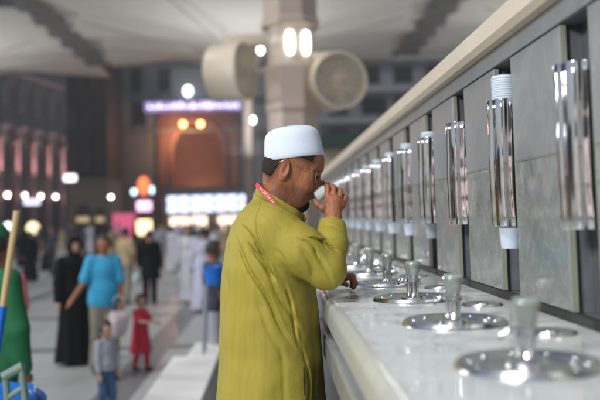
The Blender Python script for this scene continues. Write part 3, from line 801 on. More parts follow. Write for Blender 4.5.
# lanyard resting outside the collar
ly = empty('lanyard', tuple(M(266,196,2.76)), 0, 'pink lanyard with pale lettering round the man\'s neck', 'lanyard')
def onc(u, v, y): return M(u, v, y)
path = [M(258.5,184.5,2.86), M(256.5,184,2.815), M(257.5,185.5,2.778), M(261,189,2.745), M(265.5,193.5,2.731), M(270,198.5,2.722), M(274.5,203.5,2.716), M(278,207.5,2.714)]
def ribbon(b, path, w, t=.0012, out=Vector((0,-1,0)), sub=6, o0=0., a0=0., a1=1.):
    import mathutils
    pts = []
    for i in range(len(path)-1):
        for s_ in range(sub):
            f = s_/sub
            p0 = path[max(i-1,0)]; p1 = path[i]; p2 = path[i+1]; p3 = path[min(i+2,len(path)-1)]
            pts.append(.5*((2*p1)+(-p0+p2)*f+(2*p0-5*p1+4*p2-p3)*f*f+(-p0+3*p1-3*p2+p3)*f**3))
    pts.append(path[-1]); n = len(pts); pts = pts[int(a0*n):max(int(a1*n), int(a0*n)+2)]
    rr = []
    for i, p in enumerate(pts):
        tg = (pts[min(i+1,len(pts)-1)]-pts[max(i-1,0)]).normalized()
        nr = (p-Vector((.02,2.82,p.z))).normalized(); nr = (nr+Vector((0,0,.5))).normalized(); s_ = tg.cross(nr).normalized(); nr = s_.cross(tg)
        rr.append([b.bm.verts.new(p+s_*w*x+nr*(t*z+o0)) for x, z in ((-1,-1),(1,-1),(1,1),(-1,1))])
    for a, c in zip(rr[:-1], rr[1:]):
        for k in range(4): b.bm.faces.new((a[k], a[(k+1)%4], c[(k+1)%4], c[k]))
    b.bm.faces.new(rr[0][::-1]); b.bm.faces.new(rr[-1])
def lyb(bb, name, m):
    o = bb.build(name, m, None); o.parent = ly; o.matrix_parent_inverse = Matrix.Translation(-ly.location); return o
b = MB(); ribbon(b, path, .0068); lyb(b, 'strap', m_lany)
b = MB()
for k in range(9):
    a0 = .40+.058*k; ribbon(b, path, .0028 if k%3 else .004, .0003, o0=.0018, a0=a0, a1=a0+.035)
lyb(b, 'strap_print', m_lanyt)
# shoes, trousers
for s in (-.09,.09):
    me = sdf_mesh(lambda P, s=s: smax(smin(cap(P, (-.035,2.82+s,.052), (.13,2.82+s,.045), .050,.042), cap(P, (-.03,2.82+s,.06), (-.02,2.82+s,.10), .048,.050), .02), .004-P[:,2], .003), (-.12,2.7+s,-.01), (.22,2.94+s,.18), .008, 'shoe'); mp(me, 'shoe', m_shoe)
me = sdf_mesh(lambda P: smin(chain(P, [(0,2.73,.85),(.02,2.73,.48),(-.02,2.73,.13)], (.10,.078,.065), .02), chain(P, [(0,2.91,.85),(.02,2.91,.48),(-.02,2.91,.13)], (.10,.078,.065), .02), .02), (-.16,2.58,.02), (.16,3.06,1.0), .012, 'trousers'); mp(me, 'trousers', m_trous)
# the cup in his hand: opening at the lips, base held by the fingers
mouth = M(315.5,196,YH-.006); base = M(331,187,YH-.010)
axis = (base-mouth).normalized()
rot = axis.to_track_quat('Z', 'Y').to_matrix()
b = MB(); b.lathe([(.0245,.0),(.0260,.001),(.0255,.004),(.0200,.050),(.0190,.052),(.0180,.049),(.0240,.002)], n=40, closed=True)
b.lathe([(.0001,.047),(.019,.047),(.019,.0485),(.0001,.0485)], n=40)
o = b.build('paper_cup', m_cupw, None, auto=50); o.matrix_world = Matrix.Translation(mouth) @ rot.to_4x4()
tag(o, 'white paper cup tipped to the drinking man\'s mouth in his hand', 'cup')

# =================================================================== BACKGROUND PEOPLE
def person(label, loc, height=1.7, face=0., top=None, bottom=None, style='shirt', hair=m_hair, skin=m_skin2, stride=.12, arms=None, sleeves='short', h=.010, kid=False, group=None, shoe=m_shoe, capm=None, bend=0., wide=1.):
    """figure facing local +X, left side +Y; joints in metres for a 1.75 m adult"""
    k = height/1.75
    hs = 1.32 if kid else 1.0
    ws = .92 if kid else wide
    root = empty('person', loc, face, label, 'person', group)
    arms = arms or [((.02,.05,-.28),(.06,.02,-.24)), ((.02,-.05,-.28),(.06,-.02,-.24))]
    zt = 0 if not kid else -.07
    hz = 1.63+zt*.4
    lean = bend
    def L(x, y, z): return np.array([x+lean*max(0,z-.95), y*ws, z])
    hd = L(.01,0,hz)
    sh = [L(0,.175,1.42+zt), L(0,-.175,1.42+zt)]
    el = [sh[i]+np.array(arms[i][0]) for i in (0,1)]; wr = [el[i]+np.array(arms[i][1]) for i in (0,1)]
    hip = [L(0,.09,.90), L(0,-.09,.90)]
    kn = [L(.05+stride*.5,.09,.48), L(.05-stride*.5,-.09,.48)]
    an = [np.array([stride,.09,.08]), np.array([-stride,-.09,.08+abs(stride)*.15])]
    def head(P):
        d = ell(P, hd, (.098*hs,.077*hs,.115*hs)); d = smin(d, ell(P, hd+[.035*hs,0,-.055*hs], (.055*hs,.05*hs,.062*hs)), .03)
        d = smin(d, ell(P, hd+[.10*hs,0,-.018*hs], (.016,.012,.02)), .012)
        for s in (1,-1):
            d = smin(d, ell(P, hd+[0,s*.079*hs,-.01], (.018,.01,.03)), .01)
            d = smax(d, -ell(P, hd+[.098*hs,s*.03*hs,.008], (.016,.018,.012)), .01)
        return d
    def bodyf(P):
        d = head(P); d = smin(d, cap(P, L(-.005,0,1.42+zt), hd-[.012,0,.06], .056,.052), .03)
        t = ell(P, L(0,0,1.28+zt), (.115,.165,.19)); t = smin(t, ell(P, L(.01,0,1.05+zt*.6), (.11,.145,.16)), .06); t = smin(t, ell(P, L(0,0,.93), (.115,.155,.12)), .05)
        t = smin(t, cap(P, sh[0], sh[1], .05,.05), .05); d = smin(d, t, .03)
        for i in (0,1):
            d = smin(d, chain(P, [hip[i],kn[i],an[i]], (.085,.058,.042), .03), .03)
            d = smin(d, cap(P, an[i]-[.03,0,.035], an[i]+[.12,0,-.045], .036,.028), .025)
            d = smin(d, chain(P, [sh[i],el[i],wr[i]], (.048,.040,.027), .02), .02)
            dr = (wr[i]-el[i]); dr = dr/np.linalg.norm(dr); s = 1 if i == 0 else -1
            sd = np.array([1,0,0])-dr*dr[0]; sd = sd/(np.linalg.norm(sd)+1e-6)
            pc = wr[i]+dr*.045; d = smin(d, cap(P, wr[i], wr[i]+dr*.07, .026,.030), .015)
            for f in range(4):
                o_ = sd*(.027-.018*f); LL = (.075,.083,.078,.062)[f]
                d = smin(d, chain(P, [wr[i]+dr*.075+o_, wr[i]+dr*(.075+LL*.55)+o_, wr[i]+dr*(.075+LL)+o_+np.array([.012,-s*.006,0])], (.0105,.0095,.008), .004), .004)
            d = smin(d, chain(P, [wr[i]+dr*.03+sd*.025, wr[i]+dr*.06+sd*.048, wr[i]+dr*.09+sd*.052], (.012,.011,.009), .005), .008)
        return d
    lo, hi = (-.75,-.75,-.02), (.75,.75,1.85)
    sc = Matrix.Scale(k, 4)
    def add(fn, name, m, lo=lo, hi=hi, hh=None):
        me = sdf_mesh(fn, lo, hi, hh or h, name); me.transform(sc); return link(name, me, m, root)
    add(bodyf, 'body', skin)
    if hair is not None:
        def hf(P):
            q = P-hd; return smax(head(P)-.012, smin(smax(q[:,0]-.03*hs, -(q[:,2]+.05*hs), .01), -(q[:,2]-.05*hs), .01), .01)+.004*noise3(P, 60, 2)
        add(hf, 'hair', hair, tuple(hd-.2), tuple(hd+.2))
    if capm is not None:
        add(lambda P: smax(smin(head(P)-.018, cap(P, hd+[.1,0,.045], hd+[.145,0,.035], .02,.012), .01), -(P[:,2]-hd[2]-.035), .005), 'cap', capm, tuple(hd-.25), tuple(hd+.25))
    def torso(P, g):
        t = ell(P, L(0,0,1.28+zt), (.115+g,.17*wide+g,.20+g*.5)); t = smin(t, ell(P, L(.01,0,1.05+zt*.6), (.12+g,.16+g,.18)), .06); t = smin(t, ell(P, L(0,0,.93), (.12+g,.165+g,.12)), .05)
        return smin(t, cap(P, sh[0], sh[1], .052+g*.5,.052+g*.5), .05)
    def sleeve(P, d, g, frac):
        for i in (0,1):
            if frac <= 1: e_ = sh[i]+(el[i]-sh[i])*frac; d = smin(d, chain(P, [sh[i], e_], (.06+g,.056+g), .02), .02)
            else: d = smin(d, chain(P, [sh[i], el[i], el[i]+(wr[i]-el[i])*(frac-1)], (.06+g,.054+g,.042+g), .02), .02)
        return d
    fr = {'short':.85,'long':1.95,'none':.2}[sleeves]
    if style in ('shirt','tunic','coverall'):
        zl = {'shirt':.86,'tunic':.62,'coverall':.84}[style]
        def sf(P):
            d = torso(P, .022)
            if style == 'tunic':
                rr = .17+.10*np.clip((1.0-P[:,2])/.4, 0, 1); d = smin(d, smax((np.sqrt((P[:,0]/.85)**2+P[:,1]**2)-rr)*.8, P[:,2]-1.05, .03), .04)
            else: d = smin(d, smax((np.sqrt((P[:,0]/.78)**2+P[:,1]**2)-.185*min(1,wide*1.08))*.8, P[:,2]-1.0, .03), .04)
            d = sleeve(P, d, .012, fr); d = smax(d, zl-P[:,2], .004); d = smax(d, P[:,2]-(1.485+zt), .01)
            return d+.006*noise3(P*[1,1,.5], 22, 3)
        add(sf, 'shirt', top)
        def tf(P):
            d = ell(P, L(0,0,.92), (.13,.172,.12))
            for i in (0,1): d = smin(d, chain(P, [hip[i],kn[i],an[i]+[0,0,.01]], (.098,.082,.066), .02), .02)
            return smax(d+.005*noise3(P*[1,1,.4], 24, 4), .05-P[:,2], .004)
        add(tf, 'trousers', bottom or m_trous)
    elif style in ('robe','dress'):
        zl = .05 if style == 'robe' else .42
        def rf(P):
            d = torso(P, .025); t = np.clip((1.15-P[:,2])/1.1, 0, 1); rr = .165+.12*t+ (.06*t if kid else 0)
            th = np.arctan2(P[:,1], P[:,0]); rr = rr+.012*t*np.sin(9*th+P[:,2]*3)
            d = smin(d, smax((np.sqrt((P[:,0]/.85)**2+P[:,1]**2)-rr)*.8, P[:,2]-1.1, .03), .05)
            d = sleeve(P, d, .018, fr); d = smax(d, zl-P[:,2], .004); return smax(d, P[:,2]-(1.485+zt), .01)+.005*noise3(P*[1,1,.5], 22, 3)
        add(rf, 'robe' if style == 'robe' else 'dress', top)
        if style == 'dress':
            def tf(P):
                d = None
                for i in (0,1):
                    c = chain(P, [hip[i],kn[i],an[i]+[0,0,.02]], (.095,.075,.055), .02); d = c if d is None else smin(d, c, .02)
                return smax(d, .06-P[:,2], .004)
            add(tf, 'leggings', bottom or top)
    if style == 'robe' and hair is None:
        def vf(P):
            q = P-hd; d = ell(P, hd+[-.01,0,.0], (.125,.105,.145)); d = smin(d, ell(P, L(-.01,0,1.38), (.15,.20,.14)), .07)
            return smax(d, -ell(P, hd+[.11,0,-.005], (.06,.06,.085)), .01)+.004*noise3(P, 25, 6)
        add(vf, 'head_veil', top)
    if shoe is not None:
        for i in (0,1):
            add(lambda P, i=i: smax(cap(P, an[i]-[.035,0,.035], an[i]+[.13,0,-.045], .048,.038), P[:,2]-an[i][2]-.02, .01), 'shoe', shoe, tuple(an[i]-.25), tuple(an[i]+.25))
    return root
def G(u, v_feet=None, d=None):
    """ground point on the plaza under photograph column u at distance d"""
    p = M(u, 217, d); return (p.x, d, PZ)
MID = .014
W_ = person('woman in a long black robe and veil holding the arm of the man in blue', G(74,d=11.2), 1.66, R(-62), m_black, None, 'robe', None, stride=.06, sleeves='long', h=MID)
BM = person('man in a bright blue short-sleeved shirt and khaki trousers walking with a bag', G(103,d=10.3), 1.72, R(-70), m_blueshirt, m_khaki, 'shirt', stride=.20, skin=m_skin, h=MID, wide=.86,
    arms=[((.03,.05,-.28),(.06,.0,-.24)), ((.02,-.09,-.26),(.07,-.14,-.18))])
boy = person('small boy in a grey top and blue jeans standing before the man in blue', G(104,d=8.1), .93, R(-35), m_greyc, m_jean, 'shirt', kid=True, sleeves='long', stride=.05, h=MID)
girl = person('little girl in a red dress and red leggings walking to the right', G(139,d=10.6), .95, R(-30), m_red, m_red, 'dress', kid=True, stride=.12, sleeves='short', h=MID,
    arms=[((.10,.05,-.2),(.16,.02,-.06)), ((.12,-.05,-.2),(.18,-.02,.0))])
cl = person('cleaner in a green uniform and green cap standing at the left edge', (-1.76,5.3,PZ), 1.88, R(62), m_green, m_green, 'coverall', capm=m_green, skin=m_skin, sleeves='long', stride=.06, h=.012, wide=.80,
    arms=[((.10,.08,-.26),(.20,-.02,-.04)), ((.0,-.06,-.28),(.05,.0,-.23))])
person('person in a pink top standing just behind the cleaner', (-2.44,7.6,PZ), 1.68, R(-100), m_pinkc, m_navy, 'shirt', skin=m_skin, h=MID, sleeves='short')
person('man in a tan shirt and dark trousers behind the blue-shirted man', G(125,d=19), 1.72, R(60), m_tan, m_khaki, 'shirt', h=.02)
person('person in a short black coat walking away behind the girl in red', G(149,d=18.5), 1.66, R(100), m_black, m_black, 'tunic', sleeves='long', h=.02)
person('pilgrim in dark clothes standing by the blue tub', (M(212,217,9.9).x,9.9,PZ), 1.62, R(20), m_navy, m_greyc, 'shirt', h=.02, sleeves='short', stride=.1, skin=m_skin)
# white-robed pilgrims, right of the shops
k = 0
protos = [person('pilgrim in white robes walking past the bright shop windows', G(187,d=19), 1.74, R(-80), m_whitec, None, 'robe', stride=.08, sleeves='long', h=.022, group='people crossing the plaza')]
protos.append(person('pilgrim in a lilac white robe with a shoulder cloth left of the drinking man', G(203,d=17), 1.7, R(100), m_lilac, None, 'robe', stride=.08, sleeves='long', h=.022, group='people crossing the plaza'))
protos.append(person('woman in black robes in the dark crowd at far left, closest of that crowd', G(30,d=27), 1.62, R(-60), m_black, None, 'robe', None, sleeves='long', h=.024, group='people crossing the plaza'))
protos.append(person('man in a navy shirt and dark trousers far behind the woman in black', G(52,d=30), 1.72, R(-110), m_navy, m_trous, 'shirt', h=.024, group='people crossing the plaza'))
protos.append(person('man in a grey shirt and khaki trousers in the distance between the two families', G(160,d=32), 1.72, R(-90), m_greyc, m_khaki, 'shirt', h=.024, group='people crossing the plaza'))
protos.append(person('person in a pale tunic far away in front of the pink hoarding', G(112,d=34), 1.68, R(-20), m_tan, m_whitec, 'tunic', h=.024, sleeves='long', group='people crossing the plaza'))
far = [(2,22,36,'black robed figure at the far left in front of the warm round lamp'),(3,38,40,'dark clothed man in the far left crowd under the pink pilasters'),(2,46,33,'black robed figure right of the broom handle'),(3,16,44,'dark clothed man far off behind the broom handle'),(5,62,46,'pale figure far behind the veiled woman\'s head'),(3,84,42,'dark clothed man between the veiled woman and the blue-shirted man'),
 (0,90,50,'white robed figure far behind the blue-shirted man\'s head'),(2,98,40,'black robed figure behind the blue-shirted man'),(4,118,52,'grey shirted man far behind the man in tan'),(2,134,38,'black robed figure between the tan shirt and the black coat'),(3,140,50,'dark clothed man under the yellow lit sign'),(5,163,46,'pale figure at the left end of the shop windows'),
 (0,172,30,'white robed figure left of the shop windows'),(1,178,42,'lilac robed figure in front of the left shop window'),(3,192,34,'dark clothed man between two white robed pilgrims'),(0,197,44,'white robed figure below the middle shop window'),(0,213,26,'white robed figure right beside the drinking man\'s back'),(4,218,38,'grey shirted man beside the olive tunic\'s shoulder'),(2,208,48,'black robed figure far off in front of the shops'),(5,226,33,'pale figure just behind the olive tunic'),(2,6,31,'black robed figure at the left border behind the cleaner'),(3,70,55,'dark clothed man far behind the woman in black'),(2,106,60,'black robed figure at the foot of the grey gate'),(3,154,64,'dark clothed man far off at the foot of the portal'),(1,184,58,'lilac robed figure far off below the shop sign')]
for (pi, u, d, L) in far:
    q = copy_tree(protos[pi], None, (0,0,0), L); q.location = Vector(G(u, d=d)); q.rotation_euler.z = random.uniform(0, 6.28); s = random.uniform(.94,1.05); q.scale = (s,s,s)

# carried and pushed things
bg = MB(); p = M(119.5,322,10.2)
me = sdf_mesh(lambda P: smax(ell(P, (0,0,0), (.12,.08,.19))+.018*noise3(P, 26, 3), P[:,2]-.13, .01), (-.25,-.2,-.3), (.25,.2,.3), .014, 'carrier_bag')
o = link('carrier_bag', me, m_bag); o.location = (p.x, 10.15, p.z-.0); tag(o, 'pale pinkish plastic carrier bag hanging from the blue-shirted man\'s hand', 'bag')
b = MB(); b.tube([(-.09,0,.15),(-.06,0,.27),(0,0,.33),(.06,0,.27),(.09,0,.15)], .008, 8); hb = b.build('handle', m_bag, o, smooth=True)
p = M(149,268,18.3)
me2 = me.copy(); me2.materials.clear(); o = link('carrier_bag', me2, mat('mint_bag', (.42,.55,.52), .4)); o.location = (p.x-.25,18.2,PZ+.62); o.scale=(.85,1,.85); tag(o, 'pale mint bag carried by the person in the black coat', 'bag')
b = MB(); b.tube([(-.09,0,.15),(-.06,0,.27),(0,0,.33),(.06,0,.27),(.09,0,.15)], .008, 8); b.build('handle', m_bag, o, smooth=True)
# blue tub on its frame
tp = M(212,275,9.2)
tub = empty('cleaning_tub', (tp.x+.03,9.2,PZ), 0, 'blue plastic tub on a dark wheeled frame beside the white step', 'tub')
tz = tp.z-PZ
b = MB(); b.lathe([(.0001,tz-.10),(.10,tz-.10),(.135,tz+.08),(.145,tz+.08),(.145,tz+.095),(.13,tz+.095),(.10,tz-.10),(.0001,tz-.10)], n=28); b.build('bucket', m_bluebag, tub, auto=40)
for sx in (-1,1):
    for sy in (-1,1):
        b = MB(); b.tube([(.10*sx,.10*sy,tz-.11),(.14*sx,.14*sy,.09)], .014, 8); b.build('leg', m_greyc, tub, smooth=True)
        b = MB(); b.lathe([(.0001,-.015),(.045,-.015),(.05,0),(.045,.015),(.0001,.015)], c=(.14*sx,.14*sy,.052), n=20, rot=Matrix.Rotation(R(90),3,'X')); b.build('wheel', m_dark, tub, auto=40)
# cleaner's cart: blue bag in a grey-green plastic frame with a pull handle
cp = M(2,394,4.2)
cart = empty('cleaning_cart', (cp.x,4.2,PZ), R(-20), 'cleaning cart with a shiny blue refuse bag and grey-green handle at bottom left', 'cart')
ht = cp.z-PZ
b = MB(); b.box((-.20,-.25,.10), (.20,.25,ht-.10), .03); b.build('bin', m_bin, cart, auto=40)
me = sdf_mesh(lambda P: smax(ell(P, (0,0,ht-.10), (.20,.26,.15))+.018*noise3(P, 30, 5)+.006*noise3(P, 75, 6), (ht-.22)-P[:,2], .01), (-.4,-.4,ht-.4), (.4,.4,ht+.2), .008, 'refuse_bag'); link('refuse_bag', me, m_bluebag, cart)
# handle: a slanted hollow grip
hp_ = M(13,375,4.0); lx, lz = hp_.x-cp.x, hp_.z-PZ
b = MB()
ha = M(3,377,3.95)-Vector((cp.x,4.2,PZ)); hb_ = M(23,366,3.95)-Vector((cp.x,4.2,PZ)); hc = M(25,400,3.95)-Vector((cp.x,4.2,PZ)); hd_ = M(8,412,3.95)-Vector((cp.x,4.2,PZ))
RI = Matrix.Rotation(R(20), 3, 'Z')
ha, hb_, hc, hd_ = [RI @ v for v in (ha, hb_, hc, hd_)]
b.tube([ha, hb_], .022, 16); b.build('handle', m_bin, cart, auto=50)
b = MB(); b.tube([hb_-(hb_-ha)*.08, hc], .016, 12); b.tube([ha+(hb_-ha)*.12, hd_], .016, 12); b.tube([ha.lerp(hd_,.62), hb_.lerp(hc,.62)], .014, 12)
b.tube([hc, hc-Vector((0,0,ht*.6))], .018, 10); b.tube([hd_, hd_-Vector((0,0,ht*.6))], .018, 10); b.build('handle_frame', m_bin, cart, auto=50)
for sx in (-1,1):
    for sy in (-1,1):
        b = MB(); b.lathe([(.0001,-.02),(.05,-.02),(.055,0),(.05,.02),(.0001,.02)], c=(.15*sx,.2*sy,.057), n=20, rot=Matrix.Rotation(R(90),3,'X')); b.build('wheel', m_dark, cart, auto=40)
# broom
br = empty('broom', tuple(M(-2,330,4.35)), 0, 'pale wooden broom handle with a blue grip leaning in front of the cleaner', 'broom')
def brb(bb, name, m, **k):
    o = bb.build(name, m, None, **k); o.parent = br; o.matrix_parent_inverse = Matrix.Translation(-br.location); return o
t0 = M(17,211,4.35); t1 = M(2,312,4.38); dd = (t1-t0).normalized()
b = MB(); b.tube([t0, t1], .0165, 16); brb(b, 'handle', m_wood, auto=40)
b = MB(); b.tube([t1-dd*.03, t1+dd*.22], .022, 16); brb(b, 'grip', m_bluebag, auto=40)
tb = t1+dd*((t1.z-PZ-.16)/-dd.z)
b = MB(); b.tube([t1+dd*.2, tb], .015, 12); brb(b, 'lower_handle', m_wood, auto=40)
b = MB(); b.box((tb.x-.16,tb.y-.03,tb.z-.05), (tb.x+.16,tb.y+.03,tb.z+.01), .008); brb(b, 'head', m_bluebag)
b = MB(); b.box((tb.x-.155,tb.y-.026,PZ+.004), (tb.x+.155,tb.y+.026,tb.z-.05)); brb(b, 'bristles', m_dark)

# =================================================================== FAN COLUMN
CY = 12.6; CX = M(292,100,CY).x
col = empty('umbrella_column', (CX,CY,PZ), 0, 'thick beige umbrella column with floodlights behind the drinking man', 'column')
def cb_(bb, name, m, **k): return bb.build(name, m, col, **k)
b = MB(); b.lathe([(.0001,0),(.62,0),(.62,.15),(.56,.2),(.50,.95),(.42,1.05),(.0001,1.05)], n=48); cb_(b, 'base', m_beige, auto=30)
b = MB(); b.lathe([(.0001,1.05),(.405,1.05),(.405,3.45),(.0001,3.45)], n=8, rot=Matrix.Rotation(R(22.5),3,'Z')); cb_(b, 'lower_shaft', m_beige)
b = MB(); b.lathe([(.0001,3.45),(.425,3.45),(.435,3.48),(.435,4.10),(.425,4.13),(.0001,4.05)], n=8, rot=Matrix.Rotation(R(22.5),3,'Z')); cb_(b, 'collar', m_beige)
b = MB(); b.lathe([(.0001,4.13),(.35,4.13),(.35,4.74),(.0001,4.74)], n=48); cb_(b, 'lamp_housing', m_fan, auto=30)
b = MB(); b.lathe([(.0001,4.74),(.47,4.74),(.47,4.82),(.44,4.87),(.44,13.6),(.0001,13.6)], n=8, rot=Matrix.Rotation(R(22.5),3,'Z')); cb_(b, 'upper_shaft', m_beige)
for a in (-52,-93,118,62):
    ca, sa = math.cos(R(a)), math.sin(R(a))
    b = MB(); b.lathe([(.0001,-.19),(.045,-.16),(.060,-.10),(.062,0),(.060,.10),(.045,.16),(.0001,.19)], c=(.36*ca,.36*sa,4.46), n=20); cb_(b, 'floodlight', l_flood, smooth=True)
def fan(x, z, yaw, L, D=.46):
    f = empty('misting_fan', (x,CY-.25,z), yaw, L, 'fan', 'misting fans on the umbrella column')
    rx = Matrix.Rotation(R(90), 3, 'Y')   # axis along local +X
    b = MB(); b.lathe([(D-.02,-.30),(D,-.30),(D+.008,-.29),(D,-.27),(D,.17),(D+.012,.19),(D,.205),(D-.02,.205),(D-.03,.17),(D-.03,-.27)], n=56, rot=rx, closed=True); b.build('drum', m_fan, f, auto=40)
    b = MB()
    for r in (.07,.12,.17,.22,.27,.32,.37,.42):
        for xx in (.195,-.29):
            b.tube([(xx,r*math.cos(2*math.pi*k/40),r*math.sin(2*math.pi*k/40)) for k in range(41)], .006, 6)
    for k in range(24):
        a = 2*math.pi*k/24
        for xx in (.195,-.29): b.tube([(xx,.05*math.cos(a),.05*math.sin(a)),(xx,(D-.025)*math.cos(a),(D-.025)*math.sin(a))], .006, 6)
    b.build('grille', m_fan, f)
    b = MB(); b.lathe([(.0001,-.16),(.10,-.16),(.11,-.12),(.11,.15),(.08,.20),(.0001,.215)], n=28, rot=rx); b.build('motor', m_fang, f, auto=40)
    for k in range(5):
        a = 2*math.pi*k/5; bb = MB(); cc = Vector((0,.25*math.cos(a),.25*math.sin(a)))
        bb.box((-.006,-.15,-.075), (.006,.15,.075), .004); o = bb.build('blade', m_fang, f)
        o.matrix_local = Matrix.Translation(cc) @ Matrix.Rotation(a,4,'X') @ Matrix.Rotation(R(32),4,'Y')
    return f
lf = M(226,72,CY-.25); rf_ = M(336,82,CY-.25)
f1 = fan(lf.x+.12, lf.z, R(-24), 'large cream drum fan turned to the right on the left side of the column', .43)
f2 = fan(rf_.x, rf_.z, R(-118+50), 'round cream drum fan facing the camera on the right side of the column', .42)
f2.rotation_euler.z = R(-74)
for (x, z, L, sx) in ((lf.x, lf.z, 'left', -1), (rf_.x, rf_.z, 'right', 1)):
    b = MB()
    b.box((-.32,-.10,-.09), (.32,.10,.09), .03)
    o = b.build('bracket', m_fan, col, auto=40); o.location = ((x-CX)*.72, -.02, z-PZ+ (.52 if sx<0 else .40)); 
    b = MB(); b.tube([((x-CX)*.95,-.05,z-PZ+(.50 if sx<0 else .38)),((x-CX)*.98,-.2,z-PZ+.36)], .04, 12); b.build('arm', m_fan, col, smooth=True)

# =================================================================== LARGE UMBRELLAS
HC_ = 13.4+1.45
def canopy(name, x0, x1, y0, y1, L, column=True, sag=0.):
    cx, cy = (x0+x1)/2, (y0+y1)/2
    root = empty('umbrella', (cx,cy,PZ), 0, L, 'umbrella', 'giant umbrellas over the plaza')
    N = 36; bm_ = bmesh.new(); grid = []
    for i in range(N+1):
        row = []
        for j in range(N+1):
            u = -1+2*i/N; v = -1+2*j/N
            m_ = max(abs(u), abs(v)); rad = math.hypot(u, v)
            an = math.atan2(v, u); z = 13.6+1.9*(1-min(1,m_))**1.4*0 + .0
            z = HC_-PZ - 1.1*(1-m_)**1.5 - .55*math.cos(8*an)*.5*m_ + sag*(rad*.5)**2
            e = 1-.03*(math.cos(an*4)+1)/2*0
            row.append(bm_.verts.new(((x1-x0)/2*u*e, (y1-y0)/2*v*e, z)))
        grid.append(row)
    for i in range(N):
        for j in range(N): bm_.faces.new((grid[i][j],grid[i+1][j],grid[i+1][j+1],grid[i][j+1]))
    bmesh.ops.recalc_face_normals(bm_, faces=bm_.faces)
    bmesh.ops.solidify(bm_, geom=bm_.faces[:], thickness=.06)
    me = bpy.data.meshes.new('canopy'); bm_.to_mesh(me); bm_.free(); link('canopy', me, m_canopy, root)
    if column:
        mid = 'in the middle' in L
        b = MB(); b.lathe([(.0001,0),(.62,0),(.62,.2),(.5,1.0),(.36,1.1),(.36,13.4),(.0001,13.4)], n=32); b.build('column', m_beige, root, auto=30)
        for k in range(8):
            a = 2*math.pi*k/8+math.pi/8; R_ = 11.2/max(abs(math.cos(a)),abs(math.sin(a)))*.93
            b = MB(); b.tube([(.3*math.cos(a),.3*math.sin(a),11.9),(R_*.5*math.cos(a),R_*.5*math.sin(a),13.7),(R_*math.cos(a),R_*math.sin(a),14.75)], .045, 8); b.build('arm', m_beige, root, smooth=True)
        for k in range(0 if mid else 4):
            a = 2*math.pi*k/4+math.pi/4
            for z in (9.6,):
                b = MB(); b.ball((.42*math.cos(a),.42*math.sin(a),z), .17, (1,1,1.9), 8); b.build('floodlight', l_flood, root, smooth=True)
    return root
XB0, XB1 = -13.9, 10.9
canopy('c', XB0, XB1, 45.5, 70.3, 'giant pale umbrella overhead in the middle, behind the fan column')
canopy('c', XB0-25.6, XB0-.5, 50.5, 75.5, 'giant pale umbrella at upper left with a ragged flap edge')
canopy('c', XB1+.8, XB1+25.9, 43.5, 68.5, 'giant pale umbrella at upper right above the sandstone wall cap')
# lapped edge flaps where two canopies meet
for (x, L, ya, yb) in ((XB0-.2,'dark scalloped flap strip between the left and middle umbrellas',46,70), (XB1+.4,'dark scalloped flap strip between the middle and right umbrellas',45,68)):
    b = MB()
    n = 13
    for k in range(n):
        y = ya+(yb-ya)*k/n; b.box((x-1.1+.35*(k%2),y,HC_-.42), (x+1.0-.3*(k%2),y+(yb-ya)/n*.78,HC_-.34), .02)
    b.box((x-.35,ya,HC_-.337), (x+.35,yb,HC_-.30))
    o = b.build('canopy_flap', m_flap, None); tag(o, L, 'flap', 'flap strips between the umbrellas')
# unseen floodlit columns, added to light the man and show in the steel
def light(kind, loc, energy, color, size=.3, rot=None, **k):
    l = bpy.data.lights.new(kind.lower()+'_lamp', kind); l.energy = energy; l.color = color
    if kind == 'AREA': l.size = size
    elif kind != 'SUN': l.shadow_soft_size = size
    o = bpy.data.objects.new('lamp_light', l); COL.objects.link(o); o.location = loc
    if rot is not None: o.rotation_euler = rot
    for a, v in k.items(): setattr(l, a, v)
    return o
def aim(o, tgt): o.rotation_euler = (Vector(tgt)-o.location).to_track_quat('-Z','Y').to_euler()
def added_flood_column(x, y, L):
    root = empty('umbrella_column', (x,y,PZ), 0, L, 'column')
    b = MB(); b.lathe([(.0001,0),(.62,0),(.62,.2),(.5,1.0),(.36,1.1),(.36,13.4),(.0001,13.4)], n=32); b.build('shaft', m_beige, root, auto=30)
    for k in range(6):
        a = 2*math.pi*k/6+.4
        b = MB(); b.ball((.42*math.cos(a),.42*math.sin(a),4.7), .13, (1,1,1.9), 8); b.build('floodlight', l_flood, root, smooth=True)
    return root
added_flood_column(-5.5,-5.0, 'added beige umbrella column with floodlights, unseen behind the camera to the left')
added_flood_column(-12.5,12.5, 'added beige umbrella column with floodlights out of view to the left')

# =================================================================== BUILDINGS
def bld(name, cat, label, loc=(0,0,0)): return empty(name, loc, 0, label, cat)
def U(u, v, y): p = M(u, v, y); return p.x, p.z
# the gate block
GY = 85
gx0 = U(108,150,GY)[0]; gx1 = U(262,150,GY)[0]+4
gate = bld('gate_building', 'building', 'blue-grey stone gate building with a lit sign band and red arched portal', (0,GY,PZ))
def gb(bb, name, m, **k):
    o = bb.build(name, m, None, **k); o.parent = gate; o.matrix_parent_inverse = Matrix.Translation((0,-GY,-PZ)); return o
ax0, ax1 = U(170,160,GY)[0], U(227,160,GY)[0]; acx = (ax0+ax1)/2; ar = (ax1-ax0)/2
zsp = U(200,150,GY)[1]
def archpts(cx, r, z0, zs_, n=20, pt=1.12): return [(cx-r,z0)]+[(cx-r*math.cos(math.pi*k/n), zs_+r*pt*math.sin(math.pi*k/n)) for k in range(n+1)]+[(cx+r,z0)]
